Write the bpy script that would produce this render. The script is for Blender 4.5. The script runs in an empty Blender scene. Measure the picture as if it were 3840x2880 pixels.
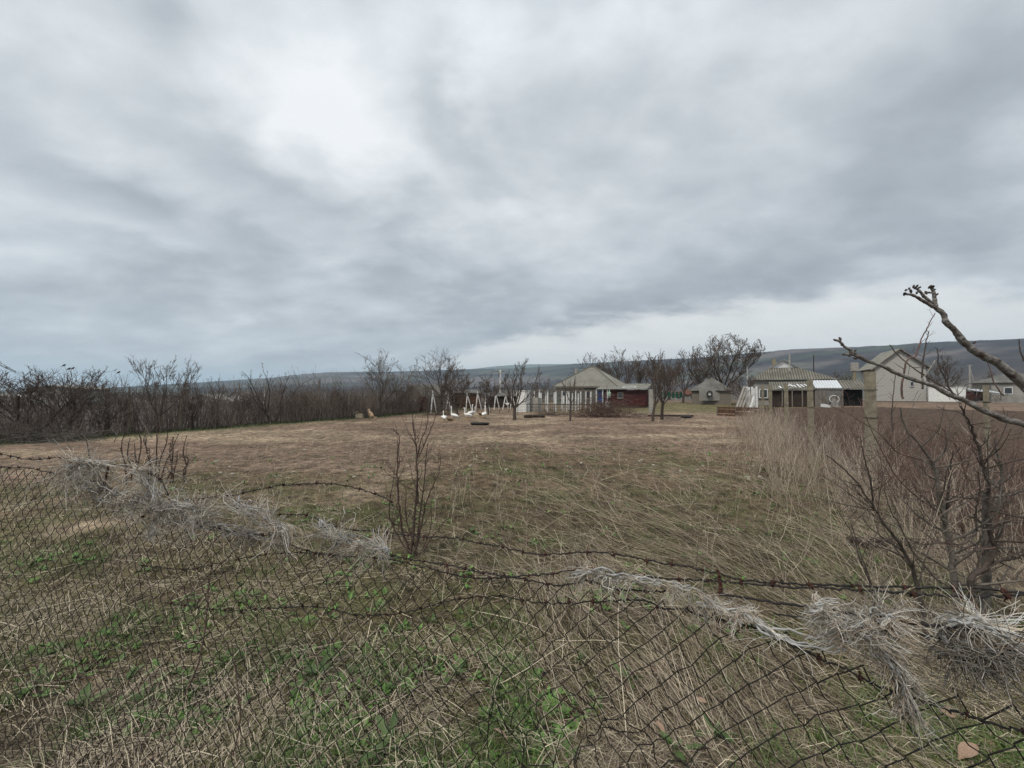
import bpy, math, random
import numpy as np
from mathutils import Vector, Matrix

# ------------------------------------------------------------------ camera, sky, sun, exposure
SC = bpy.context.scene
COL = SC.collection
F, HZ, CAMZ = 1443.0, 1465.0, 2.0
PITCH = math.atan((HZ - 1440.0) / F)
cam_d = bpy.data.cameras.new("camera")
cam_d.sensor_width = 36.0
cam_d.lens = 36.0 * F / 3840.0
cam_d.clip_start = 0.05
cam_d.clip_end = 60000.0
cam = bpy.data.objects.new("camera", cam_d)
COL.objects.link(cam)
cam.location = (0, 0, CAMZ)
cam.rotation_euler = (math.pi / 2 + PITCH, 0, 0)
SC.camera = cam

SUN_EL, SUN_AZ = math.radians(54), math.radians(-140)      # azimuth from +Y towards +X
world = bpy.data.worlds.new("World")
SC.world = world
world.use_nodes = True


def build_world():
    nt = world.node_tree
    nt.nodes.clear()
    L = nt.links

    def m(op, a, b=None, c=None, clamp=False):
        n = nt.nodes.new("ShaderNodeMath")
        n.operation = op
        n.use_clamp = clamp
        for i, v in enumerate((a, b, c)):
            if v is None:
                continue
            if isinstance(v, (int, float)):
                n.inputs[i].default_value = v
            else:
                L.new(v, n.inputs[i])
        return n.outputs[0]

    def smooth(x, a, b):
        n = nt.nodes.new("ShaderNodeMapRange")
        n.interpolation_type = 'SMOOTHSTEP'
        L.new(x, n.inputs[0])
        n.inputs[1].default_value = a
        n.inputs[2].default_value = b
        return n.outputs[0]

    def noise(x, y, z, scale, detail, rough, dist=0.0):
        cb = nt.nodes.new("ShaderNodeCombineXYZ")
        for i, v in enumerate((x, y, z)):
            if isinstance(v, (int, float)):
                cb.inputs[i].default_value = v
            else:
                L.new(v, cb.inputs[i])
        n = nt.nodes.new("ShaderNodeTexNoise")
        L.new(cb.outputs[0], n.inputs["Vector"])
        n.inputs["Scale"].default_value = scale
        n.inputs["Detail"].default_value = detail
        n.inputs["Roughness"].default_value = rough
        n.inputs["Distortion"].default_value = dist
        return n.outputs["Fac"]

    tc = nt.nodes.new("ShaderNodeTexCoord")
    sp = nt.nodes.new("ShaderNodeSeparateXYZ")
    L.new(tc.outputs["Generated"], sp.inputs[0])
    x, y, z = sp.outputs
    zc = m('ADD', m('MAXIMUM', z, 0.0), 0.28)
    u = m('DIVIDE', x, zc)
    v = m('DIVIDE', y, zc)
    # the cloud deck drifts along the view: soft streaks in the deck's own plane
    n1 = noise(m('MULTIPLY', u, 1.3), m('MULTIPLY', v, 1.5), 3.7, 1.0, 3.0, 0.5, 0.4)
    n2 = noise(m('MULTIPLY', u, 3.0), m('MULTIPLY', v, 3.8), 8.1, 1.0, 4.0, 0.50, 0.3)
    n3 = noise(m('MULTIPLY', u, 8.0), m('MULTIPLY', v, 11.0), 1.3, 1.0, 4.0, 0.55, 0.15)
    val = m('ADD', 0.60, m('MULTIPLY', m('SUBTRACT', n1, 0.5), 0.55))
    val = m('ADD', val, m('MULTIPLY', m('SUBTRACT', n2, 0.5), 0.84))
    val = m('ADD', val, m('MULTIPLY', m('SUBTRACT', n3, 0.5), 0.32))
    # the deck's thin and thick places: centre direction (x/y, z/y), half widths, tilt, amount
    yy = m('MAXIMUM', y, 0.03)
    sx = m('ADD', m('DIVIDE', x, yy), m('MULTIPLY', m('SUBTRACT', n2, 0.5), 0.50))
    sy = m('ADD', m('DIVIDE', z, yy), m('MULTIPLY', m('SUBTRACT', n1, 0.5), 0.30))
    lobes = [(980, 260, 420, 150, -30, .14), (1450, 480, 380, 130, -50, .26), (170, 110, 330, 130, -30, .30),
             (2050, 800, 260, 110, 30, .24), (1800, 160, 700, 150, 0, .14), (480, 880, 380, 70, -30, .18),
             (640, 20, 170, 90, 0, -.34), (330, 690, 430, 100, -22, -.36), (1000, 610, 420, 90, -35, -.26),
             (3350, 700, 760, 330, 20, -.34), (1680, 330, 90, 330, 12, -.26), (900, 1130, 1500, 90, -4, -.26),
             (2500, 1120, 800, 85, 12, -.30), (2700, 100, 700, 160, 5, .10), (1150, 1115, 240, 30, -5, .16),
             (430, 350, 400, 80, -33, -.16), (2250, 500, 300, 200, 30, -.10), (3600, 350, 500, 250, 20, -.12)]
    cv = nt.nodes.new("ShaderNodeCombineXYZ")
    L.new(sx, cv.inputs[0])
    L.new(sy, cv.inputs[1])
    for (px, py, wx, wy, tilt, amt) in lobes:
        mp = nt.nodes.new("ShaderNodeMapping")
        mp.vector_type = 'TEXTURE'
        mp.inputs["Location"].default_value = ((px - 1920) / F, (HZ - py) / F, 0)
        mp.inputs["Rotation"].default_value = (0, 0, math.radians(tilt))
        mp.inputs["Scale"].default_value = (1.12 * wx / F, 1.12 * wy / F, 1)
        L.new(cv.outputs[0], mp.inputs[0])
        dt = nt.nodes.new("ShaderNodeVectorMath")
        dt.operation = 'DOT_PRODUCT'
        L.new(mp.outputs[0], dt.inputs[0])
        L.new(mp.outputs[0], dt.inputs[1])
        val = m('MULTIPLY_ADD', m('POWER', 0.36788, dt.outputs["Value"]), amt, val)
    ramp = nt.nodes.new("ShaderNodeValToRGB")
    el = ramp.color_ramp.elements
    el[0].position, el[0].color = 0.0, (0.232, 0.254, 0.282, 1)
    el[1].position, el[1].color = 1.0, (0.645, 0.662, 0.675, 1)
    for p, c in ((0.28, (0.305, 0.331, 0.360, 1)), (0.55, (0.415, 0.444, 0.470, 1)), (0.78, (0.525, 0.553, 0.572, 1))):
        k = el.new(p)
        k.color = c
    L.new(val, ramp.inputs[0])
    # edge of the deck: beyond this line in its plane the sky is clear and pale
    e = m('ADD', m('ADD', m('MULTIPLY', u, 0.507), m('MULTIPLY', v, 0.862)), -2.02)
    e = m('ADD', e, m('MULTIPLY', m('SUBTRACT', n2, 0.5), 0.40))
    e = m('ADD', e, m('MULTIPLY', m('SUBTRACT', n3, 0.5), 0.22))
    strip = smooth(e, -0.06, 0.20)
    mx = nt.nodes.new("ShaderNodeMixRGB")
    L.new(m('MULTIPLY', strip, m('ADD', 0.62, m('MULTIPLY', n2, 0.45)), clamp=True), mx.inputs[0])
    L.new(ramp.outputs[0], mx.inputs[1])
    mx.inputs[2].default_value = (0.615, 0.620, 0.605, 1)
    # paler air low over the horizon
    low = nt.nodes.new("ShaderNodeMixRGB")
    L.new(m('MULTIPLY', smooth(z, 0.075, -0.005), 0.55), low.inputs[0])
    L.new(mx.outputs[0], low.inputs[1])
    low.inputs[2].default_value = (0.410, 0.435, 0.455, 1)
    sky = nt.nodes.new("ShaderNodeTexSky")
    sky.sky_type = 'NISHITA'
    sky.sun_disc = False
    sky.sun_elevation = SUN_EL
    sky.sun_rotation = SUN_AZ
    bg1 = nt.nodes.new("ShaderNodeBackground")
    bg1.inputs[1].default_value = 0.08
    L.new(sky.outputs[0], bg1.inputs[0])
    bg2 = nt.nodes.new("ShaderNodeBackground")
    L.new(low.outputs[0], bg2.inputs[0])
    L.new(m('ADD', 1.0, m('MULTIPLY', smooth(z, 0.55, 1.0), 0.55)), bg2.inputs[1])
    mix = nt.nodes.new("ShaderNodeMixShader")
    mix.inputs[0].default_value = 0.96
    L.new(bg1.outputs[0], mix.inputs[1])
    L.new(bg2.outputs[0], mix.inputs[2])
    out = nt.nodes.new("ShaderNodeOutputWorld")
    L.new(mix.outputs[0], out.inputs[0])


build_world()
world.cycles.sampling_method = 'MANUAL'
world.cycles.sample_map_resolution = 256
sun_d = bpy.data.lights.new("sun", 'SUN')
sun_d.energy = 1.5
sun_d.angle = math.radians(12)
sun_d.color = (1.0, 0.93, 0.82)
sun = bpy.data.objects.new("sun", sun_d)
COL.objects.link(sun)
_dir = Vector((math.sin(SUN_AZ) * math.cos(SUN_EL), math.cos(SUN_AZ) * math.cos(SUN_EL), math.sin(SUN_EL)))
sun.rotation_euler = _dir.to_track_quat('Z', 'Y').to_euler()
SC.view_settings.view_transform = 'Standard'
SC.view_settings.look = 'None'
SC.view_settings.exposure = 0.55
SC.view_settings.gamma = 1.0
SC.cycles.use_denoising = True
SC.cycles.denoising_prefilter = 'NONE'
SC.cycles.volume_bounces = 1
SC.cycles.max_bounces = 5
SC.cycles.diffuse_bounces = 3
SC.cycles.transparent_max_bounces = 4

# ------------------------------------------------------------------ helpers: numbers
rng = np.random.default_rng(7)


def sst(a, b, x):
    t = np.clip((np.asarray(x, float) - a) / (b - a), 0, 1)
    return t * t * (3 - 2 * t)


def vnoise(x, y, seed=0.0):
    x = np.asarray(x, float); y = np.asarray(y, float)
    xi, yi = np.floor(x), np.floor(y)
    xf, yf = x - xi, y - yi
    h = lambda a, b: np.mod(np.sin(a * 127.1 + b * 311.7 + seed * 74.7) * 43758.5453, 1.0)
    sx, sy = xf * xf * (3 - 2 * xf), yf * yf * (3 - 2 * yf)
    return ((h(xi, yi) * (1 - sx) + h(xi + 1, yi) * sx) * (1 - sy)
            + (h(xi, yi + 1) * (1 - sx) + h(xi + 1, yi + 1) * sx) * sy)


def fbm(x, y, seed=0.0, o=4):
    t, a, s = 0.0, 0.5, 0.0
    for i in range(o):
        t = t + a * vnoise(x * 2 ** i, y * 2 ** i, seed + i * 3.1)
        s += a
        a *= 0.5
    return t / s


def nrm(v):
    return v / np.maximum(np.linalg.norm(v, axis=-1, keepdims=True), 1e-9)


SD, CD = 0.49, 0.872                                        # the plot runs along (SD, CD)


def wv(x, y):
    return x * CD - y * SD, x * SD + y * CD


def W(w, v):
    return w * CD + v * SD, -w * SD + v * CD


def gh0(x, y):
    x = np.asarray(x, float); y = np.asarray(y, float)
    w, v = wv(x, y)
    z = 0.12 - 0.47 * sst(2, 20, y) + 0.27 * sst(34, 56, y)
    z = z + 0.45 * sst(3, 14, w) * sst(14, 45, y)
    return z


def gh(x, y):
    r = np.hypot(x, y)
    return gh0(x, y) + (fbm(x * 0.5, y * 0.5, 2.0) - 0.5) * 0.10 * sst(1, 4, r) + (vnoise(x * 2.3, y * 2.3, 5.0) - 0.5) * 0.035


def P(px, py, d):
    xc, yc = (px - 1920.0) / F, -(py - 1440.0) / F
    k = d / (math.cos(PITCH) - yc * math.sin(PITCH))
    return np.array((xc * k, d, CAMZ + (math.sin(PITCH) + yc * math.cos(PITCH)) * k))


def G(px, d):
    x = (px - 1920.0) / F * d
    return np.array((x, d, float(gh(x, d))))


def GP(px, py):
    """where the sight line through a pixel meets the ground"""
    d = 2.2 * F / max(py - HZ, 5.0)
    for _ in range(12):
        g = float(gh((px - 1920.0) / F * d, d))
        d = 0.5 * d + 0.5 * (CAMZ - g) * F / max(py - HZ, 5.0)
    return G(px, d)


def spline(pts, n):
    pts = np.asarray(pts, float)
    seg = np.linalg.norm(np.diff(pts, axis=0), axis=1)
    t = np.r_[0, np.cumsum(np.sqrt(seg))]
    q = np.linspace(0, t[-1], n)
    i = np.clip(np.searchsorted(t, q) - 1, 0, len(pts) - 2)
    p = np.vstack([2 * pts[0] - pts[1], pts, 2 * pts[-1] - pts[-2]])
    f = ((q - t[i]) / (t[i + 1] - t[i]))[:, None]
    a, b, c, d = p[i], p[i + 1], p[i + 2], p[i + 3]
    return 0.5 * (2 * b + (c - a) * f + (2 * a - 5 * b + 4 * c - d) * f ** 2 + (3 * b - a - 3 * c + d) * f ** 3)


# ------------------------------------------------------------------ helpers: materials
def mat(name, c1, c2=None, scale=8.0, rough=0.85, detail=4.0, bump=0.0, stretch=(1, 1, 1), c3=None, metal=0.0,
        attr=False, spec=0.25, bscale=None, wave=None):
    mt = bpy.data.materials.new(name)
    mt.use_nodes = True
    nt = mt.node_tree
    b = nt.nodes["Principled BSDF"]
    b.inputs["Roughness"].default_value = rough
    b.inputs["Metallic"].default_value = metal
    b.inputs["Specular IOR Level"].default_value = spec
    L = nt.links
    tc = nt.nodes.new("ShaderNodeTexCoord")
    mp = nt.nodes.new("ShaderNodeMapping")
    mp.inputs["Scale"].default_value = stretch
    L.new(tc.outputs["Object"], mp.inputs[0])
    no = nt.nodes.new("ShaderNodeTexNoise")
    no.inputs["Scale"].default_value = scale
    no.inputs["Detail"].default_value = detail
    no.inputs["Roughness"].default_value = 0.62
    L.new(mp.outputs[0], no.inputs["Vector"])
    rp = nt.nodes.new("ShaderNodeValToRGB")
    el = rp.color_ramp.elements
    c2 = c2 or tuple(v * 0.62 for v in c1)
    el[0].position, el[0].color = 0.32, (*c2, 1)
    el[1].position, el[1].color = 0.66, (*c1, 1)
    if c3:
        k = el.new(0.80)
        k.color = (*c3, 1)
    L.new(no.outputs["Fac"], rp.inputs[0])
    out = rp.outputs[0]
    if attr:
        at = nt.nodes.new("ShaderNodeAttribute")
        at.attribute_name = "Col"
        mu = nt.nodes.new("ShaderNodeMixRGB")
        mu.blend_type = 'MULTIPLY'
        mu.inputs[0].default_value = 1.0
        L.new(at.outputs["Color"], mu.inputs[1])
        L.new(out, mu.inputs[2])
        out = mu.outputs[0]
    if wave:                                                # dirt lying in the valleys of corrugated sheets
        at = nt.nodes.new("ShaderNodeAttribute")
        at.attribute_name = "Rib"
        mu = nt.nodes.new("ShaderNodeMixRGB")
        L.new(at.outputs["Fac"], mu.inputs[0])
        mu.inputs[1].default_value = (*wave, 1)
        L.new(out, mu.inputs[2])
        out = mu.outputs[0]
    L.new(out, b.inputs["Base Color"])
    if bump:
        n2 = nt.nodes.new("ShaderNodeTexNoise")
        n2.inputs["Scale"].default_value = bscale or scale * 3
        n2.inputs["Detail"].default_value = 5
        L.new(mp.outputs[0], n2.inputs["Vector"])
        bp = nt.nodes.new("ShaderNodeBump")
        bp.inputs["Strength"].default_value = bump
        bp.inputs["Distance"].default_value = 0.02
        L.new(n2.outputs["Fac"], bp.inputs["Height"])
        L.new(bp.outputs[0], b.inputs["Normal"])
    return mt


M = {}
M['straw'] = mat('straw', (1, 1, 1), (0.7, 0.7, 0.7), 30, 0.8, attr=True, spec=0.2)
M['bark'] = mat('bark', (0.105, 0.084, 0.070), (0.048, 0.038, 0.033), 14, 0.9, bump=0.5)
M['bark_grey'] = mat('bark_grey', (0.19, 0.17, 0.145), (0.085, 0.073, 0.062), 14, 0.9, bump=0.5)
M['twig'] = mat('twig', (0.150, 0.118, 0.098), (0.070, 0.054, 0.045), 6, 0.9)
M['twig_red'] = mat('twig_red', (0.190, 0.122, 0.100), (0.080, 0.053, 0.046), 9, 0.85)
M['twig_dark'] = mat('twig_dark', (0.105, 0.070, 0.056), (0.045, 0.032, 0.027), 9, 0.85)
M['thicket'] = mat('thicket', (0.180, 0.142, 0.118), (0.086, 0.066, 0.055), 0.6, 0.9)
M['limb'] = mat('limb', (0.290, 0.275, 0.255), (0.080, 0.052, 0.045), 26, 0.9, bump=0.7, c3=(0.42, 0.41, 0.39))
M['bud'] = mat('bud', (0.085, 0.065, 0.055), None, 60, 0.8)
M['wire'] = mat('wire', (0.020, 0.016, 0.015), (0.010, 0.009, 0.009), 40, 0.7, c3=(0.085, 0.032, 0.020), spec=0.35)
M['rust'] = mat('rust', (0.085, 0.030, 0.020), (0.028, 0.018, 0.016), 40, 0.8)
M['vine'] = mat('vine', (1, 1, 1), (0.55, 0.53, 0.5), 45, 0.9, attr=True)
M['concrete'] = mat('concrete', (0.30, 0.265, 0.195), (0.165, 0.145, 0.105), 7, 0.95, bump=0.4)
M['concrete_pale'] = mat('concrete_pale', (0.40, 0.385, 0.35), (0.24, 0.225, 0.20), 5, 0.95, bump=0.3)
M['lime'] = mat('lime', (0.80, 0.80, 0.78), (0.58, 0.57, 0.55), 7, 0.9, bump=0.2)
M['white'] = mat('white', (0.72, 0.73, 0.73), (0.50, 0.50, 0.50), 3, 0.8)
M['feather'] = mat('feather', (0.80, 0.79, 0.76), (0.62, 0.60, 0.55), 9, 0.85)
M['feather_brown'] = mat('feather_brown', (0.235, 0.170, 0.115), (0.120, 0.085, 0.060), 9, 0.85, c3=(0.42, 0.36, 0.28))
M['bill'] = mat('bill', (0.62, 0.27, 0.06), (0.5, 0.2, 0.05), 20, 0.5)
M['fur'] = mat('fur', (0.60, 0.47, 0.33), (0.38, 0.23, 0.12), 6, 0.95, c3=(0.68, 0.60, 0.50))
M['wood_pale'] = mat('wood_pale', (0.42, 0.36, 0.27), (0.22, 0.18, 0.13), 5, 0.9, stretch=(1, 1, 8))
M['wood_grey'] = mat('wood_grey', (0.22, 0.195, 0.165), (0.11, 0.095, 0.08), 6, 0.9, stretch=(1, 1, 6))
M['wood_dark'] = mat('wood_dark', (0.055, 0.040, 0.032), (0.024, 0.018, 0.016), 6, 0.9)
M['wood_brown'] = mat('wood_brown', (0.120, 0.066, 0.042), (0.050, 0.028, 0.020), 3, 0.9)
M['rubber'] = mat('rubber', (0.045, 0.043, 0.040), (0.022, 0.021, 0.020), 12, 0.8)
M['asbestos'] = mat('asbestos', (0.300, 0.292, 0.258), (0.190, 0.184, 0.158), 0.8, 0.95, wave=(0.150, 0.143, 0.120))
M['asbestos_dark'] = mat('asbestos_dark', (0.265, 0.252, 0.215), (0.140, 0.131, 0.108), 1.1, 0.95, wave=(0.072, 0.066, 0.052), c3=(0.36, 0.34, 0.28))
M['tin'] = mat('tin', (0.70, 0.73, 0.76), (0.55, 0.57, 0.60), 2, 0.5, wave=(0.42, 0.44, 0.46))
M['plaster'] = mat('plaster', (0.330, 0.320, 0.295), (0.200, 0.193, 0.175), 0.7, 0.95, bump=0.2)
M['block'] = mat('block', (0.46, 0.45, 0.42), (0.33, 0.32, 0.295), 1.1, 0.95, bump=0.3)
M['mortar'] = mat('mortar', (0.40, 0.39, 0.365), (0.31, 0.30, 0.28), 3, 0.95)
M['wall_grey'] = mat('wall_grey', (0.23, 0.225, 0.215), (0.12, 0.115, 0.11), 1.6, 0.95, bump=0.2)
M['wall_green_shaded'] = mat('wall_green_shaded', (0.145, 0.155, 0.140), (0.070, 0.075, 0.068), 1.2, 0.9)  # green-grey plaster, the shade behind the trellis put into its colour
M['red_paint'] = mat('red_paint', (0.068, 0.013, 0.015), (0.032, 0.010, 0.010), 2, 0.8)
M['blue_paint'] = mat('blue_paint', (0.022, 0.100, 0.330), (0.014, 0.060, 0.20), 2, 0.7)
M['green_paint'] = mat('green_paint', (0.030, 0.150, 0.095), (0.020, 0.095, 0.06), 1.5, 0.7)
M['mint'] = mat('mint', (0.45, 0.62, 0.50), (0.36, 0.52, 0.42), 2, 0.4)
M['dark'] = mat('dark', (0.012, 0.012, 0.013), (0.006, 0.006, 0.006), 3, 0.8)
M['glass'] = mat('glass', (0.05, 0.06, 0.07), (0.03, 0.035, 0.04), 2, 0.15, spec=0.6)
M['tile_red'] = mat('tile_red', (0.17, 0.070, 0.048), (0.09, 0.040, 0.030), 1.5, 0.9)
M['slate'] = mat('slate', (0.17, 0.165, 0.150), (0.085, 0.080, 0.072), 1.0, 0.9)
M['skin'] = mat('skin', (0.52, 0.33, 0.26), None, 5, 0.6)
M['coat'] = mat('coat', (0.060, 0.040, 0.085), (0.26, 0.06, 0.12), 6, 0.9)
M['leaf'] = mat('leaf', (1, 1, 1), (0.7, 0.75, 0.65), 25, 0.6, attr=True, spec=0.35)
M['brown_leaf'] = mat('brown_leaf', (0.36, 0.25, 0.18), (0.20, 0.13, 0.09), 30, 0.8)
M['stone'] = mat('stone', (0.42, 0.38, 0.31), (0.27, 0.24, 0.19), 20, 0.9)
M['soil'] = mat('soil', (0.105, 0.069, 0.048), (0.040, 0.026, 0.018), 5, 0.97, detail=8, bump=0.9, bscale=14)


def ground_material():
    mt = bpy.data.materials.new("ground")
    mt.use_nodes = True
    nt = mt.node_tree
    L = nt.links
    b = nt.nodes["Principled BSDF"]
    b.inputs["Roughness"].default_value = 0.97
    b.inputs["Specular IOR Level"].default_value = 0.1
    at = nt.nodes.new("ShaderNodeAttribute")
    at.attribute_name = "Col"
    ge = nt.nodes.new("ShaderNodeNewGeometry")
    cur = at.outputs["Color"]
    for (sc, lo, hi, det, st) in ((0.35, 0.70, 1.28, 5, (1, 1, 1)), (4.5, 0.32, 1.65, 6, (1, 0.8, 1)), (28.0, 0.45, 1.50, 4, (1, 1, 1)),
                                  (0.022, 0.72, 1.25, 6, (1, 1, 1))):
        mp = nt.nodes.new("ShaderNodeMapping")
        mp.inputs["Scale"].default_value = st
        L.new(ge.outputs["Position"], mp.inputs[0])
        no = nt.nodes.new("ShaderNodeTexNoise")
        no.inputs["Scale"].default_value = sc
        no.inputs["Detail"].default_value = det
        no.inputs["Roughness"].default_value = 0.65
        L.new(mp.outputs[0], no.inputs["Vector"])
        mr = nt.nodes.new("ShaderNodeMapRange")
        mr.inputs[1].default_value, mr.inputs[2].default_value = 0.33, 0.67
        mr.inputs[3].default_value, mr.inputs[4].default_value = lo, hi
        L.new(no.outputs["Fac"], mr.inputs[0])
        mu = nt.nodes.new("ShaderNodeMixRGB")
        mu.blend_type = 'MULTIPLY'
        mu.inputs[0].default_value = 1
        L.new(cur, mu.inputs[1])
        L.new(mr.outputs[0], mu.inputs[2])
        cur = mu.outputs[0]
    L.new(cur, b.inputs["Base Color"])
    n2 = nt.nodes.new("ShaderNodeTexNoise")
    n2.inputs["Scale"].default_value = 9
    n2.inputs["Detail"].default_value = 7
    L.new(ge.outputs["Position"], n2.inputs["Vector"])
    bp = nt.nodes.new("ShaderNodeBump")
    bp.inputs["Strength"].default_value = 0.8
    bp.inputs["Distance"].default_value = 0.05
    L.new(n2.outputs["Fac"], bp.inputs["Height"])
    L.new(bp.outputs[0], b.inputs["Normal"])
    return mt


# ------------------------------------------------------------------ helpers: meshes and objects
def mesh_np(name, V, Q=None, T=None, col=None, smooth=False, attrs=None):
    me = bpy.data.meshes.new(name)
    V = np.asarray(V, np.float32)
    me.vertices.add(len(V))
    me.vertices.foreach_set("co", V.ravel())
    li, ls, n = [], [], 0
    if Q is not None and len(Q):
        Q = np.asarray(Q, np.int32)
        li.append(Q.ravel()); ls.append(np.arange(len(Q)) * 4); n = len(Q) * 4
    if T is not None and len(T):
        T = np.asarray(T, np.int32)
        li.append(T.ravel()); ls.append(n + np.arange(len(T)) * 3)
    li = np.concatenate(li).astype(np.int32)
    ls = np.concatenate(ls).astype(np.int32)
    me.loops.add(len(li))
    me.loops.foreach_set("vertex_index", li)
    me.polygons.add(len(ls))
    me.polygons.foreach_set("loop_start", ls)
    if smooth:
        me.polygons.foreach_set("use_smooth", np.ones(len(ls), bool))
    me.update(calc_edges=True)
    if col is not None:
        a = me.attributes.new("Col", 'FLOAT_COLOR', 'POINT')
        c = np.ones((len(V), 4), np.float32)
        c[:, :3] = col
        a.data.foreach_set("color", c.ravel())
    for k, v in (attrs or {}).items():
        a = me.attributes.new(k, 'FLOAT', 'POINT')
        a.data.foreach_set("value", np.asarray(v, np.float32))
    return me


def root_loc(o):
    v = Vector((0, 0, 0))
    while o is not None:
        v = v + o.location
        o = o.parent
    return v


def obj(name, me, m, parent=None):
    """me holds world coordinates; they are moved into the parent's frame"""
    me.name = name
    if parent is not None:
        me.transform(Matrix.Translation(-root_loc(parent)))
    o = bpy.data.objects.new(name, me)
    COL.objects.link(o)
    o.parent = parent
    if m is not None and not me.materials:
        me.materials.append(m if not isinstance(m, str) else M[m])
    return o


def tag(o, label, cat, group=None, kind=None):
    o["label"] = label
    o["category"] = cat
    if group:
        o["group"] = group
    if kind:
        o["kind"] = kind
    return o


def thing(name, label, cat, loc, group=None):
    o = bpy.data.objects.new(name, None)
    o.empty_display_size = 0.1
    COL.objects.link(o)
    o.location = Vector([float(v) for v in loc])
    return tag(o, label, cat, group)


def solo(name, me, m, label, cat, loc=None, group=None):
    if loc is not None:
        loc = Vector([float(v) for v in loc])
        me.transform(Matrix.Translation(-loc))
    o = obj(name, me, m)
    if loc is not None:
        o.location = loc
    return tag(o, label, cat, group)


def struct(name, me, m, label=None):
    o = obj(name, me, m)
    o["kind"] = "structure"
    if label:
        o["label"] = label
    return o


def stuff(name, me, m, label, cat):
    o = obj(name, me, m)
    return tag(o, label, cat, kind="stuff")


def tubes_raw(Pp, R, n=3):
    Pp = np.asarray(Pp, float); R = np.asarray(R, float)
    N, K, _ = Pp.shape
    T = nrm(np.gradient(Pp, axis=1))
    mean = np.mean(np.abs(T), axis=1)                        # the axis a branch or a ring runs along least
    a = np.zeros((N, 3))
    a[np.arange(N), np.argmin(np.abs(mean), axis=1)] = 1.0
    N1 = nrm(np.cross(T, a[:, None, :]))
    N2 = np.cross(T, N1)
    ang = np.arange(n) * 2 * np.pi / n
    V = Pp[:, :, None, :] + R[:, :, None, None] * (np.cos(ang)[None, None, :, None] * N1[:, :, None, :]
                                                  + np.sin(ang)[None, None, :, None] * N2[:, :, None, :])
    V = V.reshape(-1, 3)
    i = np.arange(N)[:, None, None] * (K * n)
    k = np.arange(K - 1)[None, :, None] * n
    j = np.arange(n)[None, None, :]
    j2 = (j + 1) % n
    b = i + k
    Q = np.stack([b + j, b + j2, b + n + j2, b + n + j], axis=-1).reshape(-1, 4)
    return V, Q


def join(parts):
    Vs, Qs, off = [], [], 0
    for V, Q in parts:
        Vs.append(V); Qs.append(Q + off); off += len(V)
    return np.concatenate(Vs), np.concatenate(Qs)


def tubes(name, groups, n=3, smooth=True, col=None):
    """groups: list of (P (N,K,3), R (N,K)[, n])"""
    parts = [tubes_raw(g[0], g[1], g[2] if len(g) > 2 else n) for g in groups if len(g[0])]
    V, Q = join(parts)
    return mesh_np(name, V, Q, col=col, smooth=smooth)


def tube1(name, pts, r0, r1=None, n=6, smooth=True):
    pts = np.asarray(pts, float)
    r1 = r0 if r1 is None else r1
    R = np.linspace(r0, r1, len(pts)) if np.isscalar(r0) else np.asarray(r0)
    return tubes(name, [(pts[None], R[None], n)], smooth=smooth)


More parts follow.
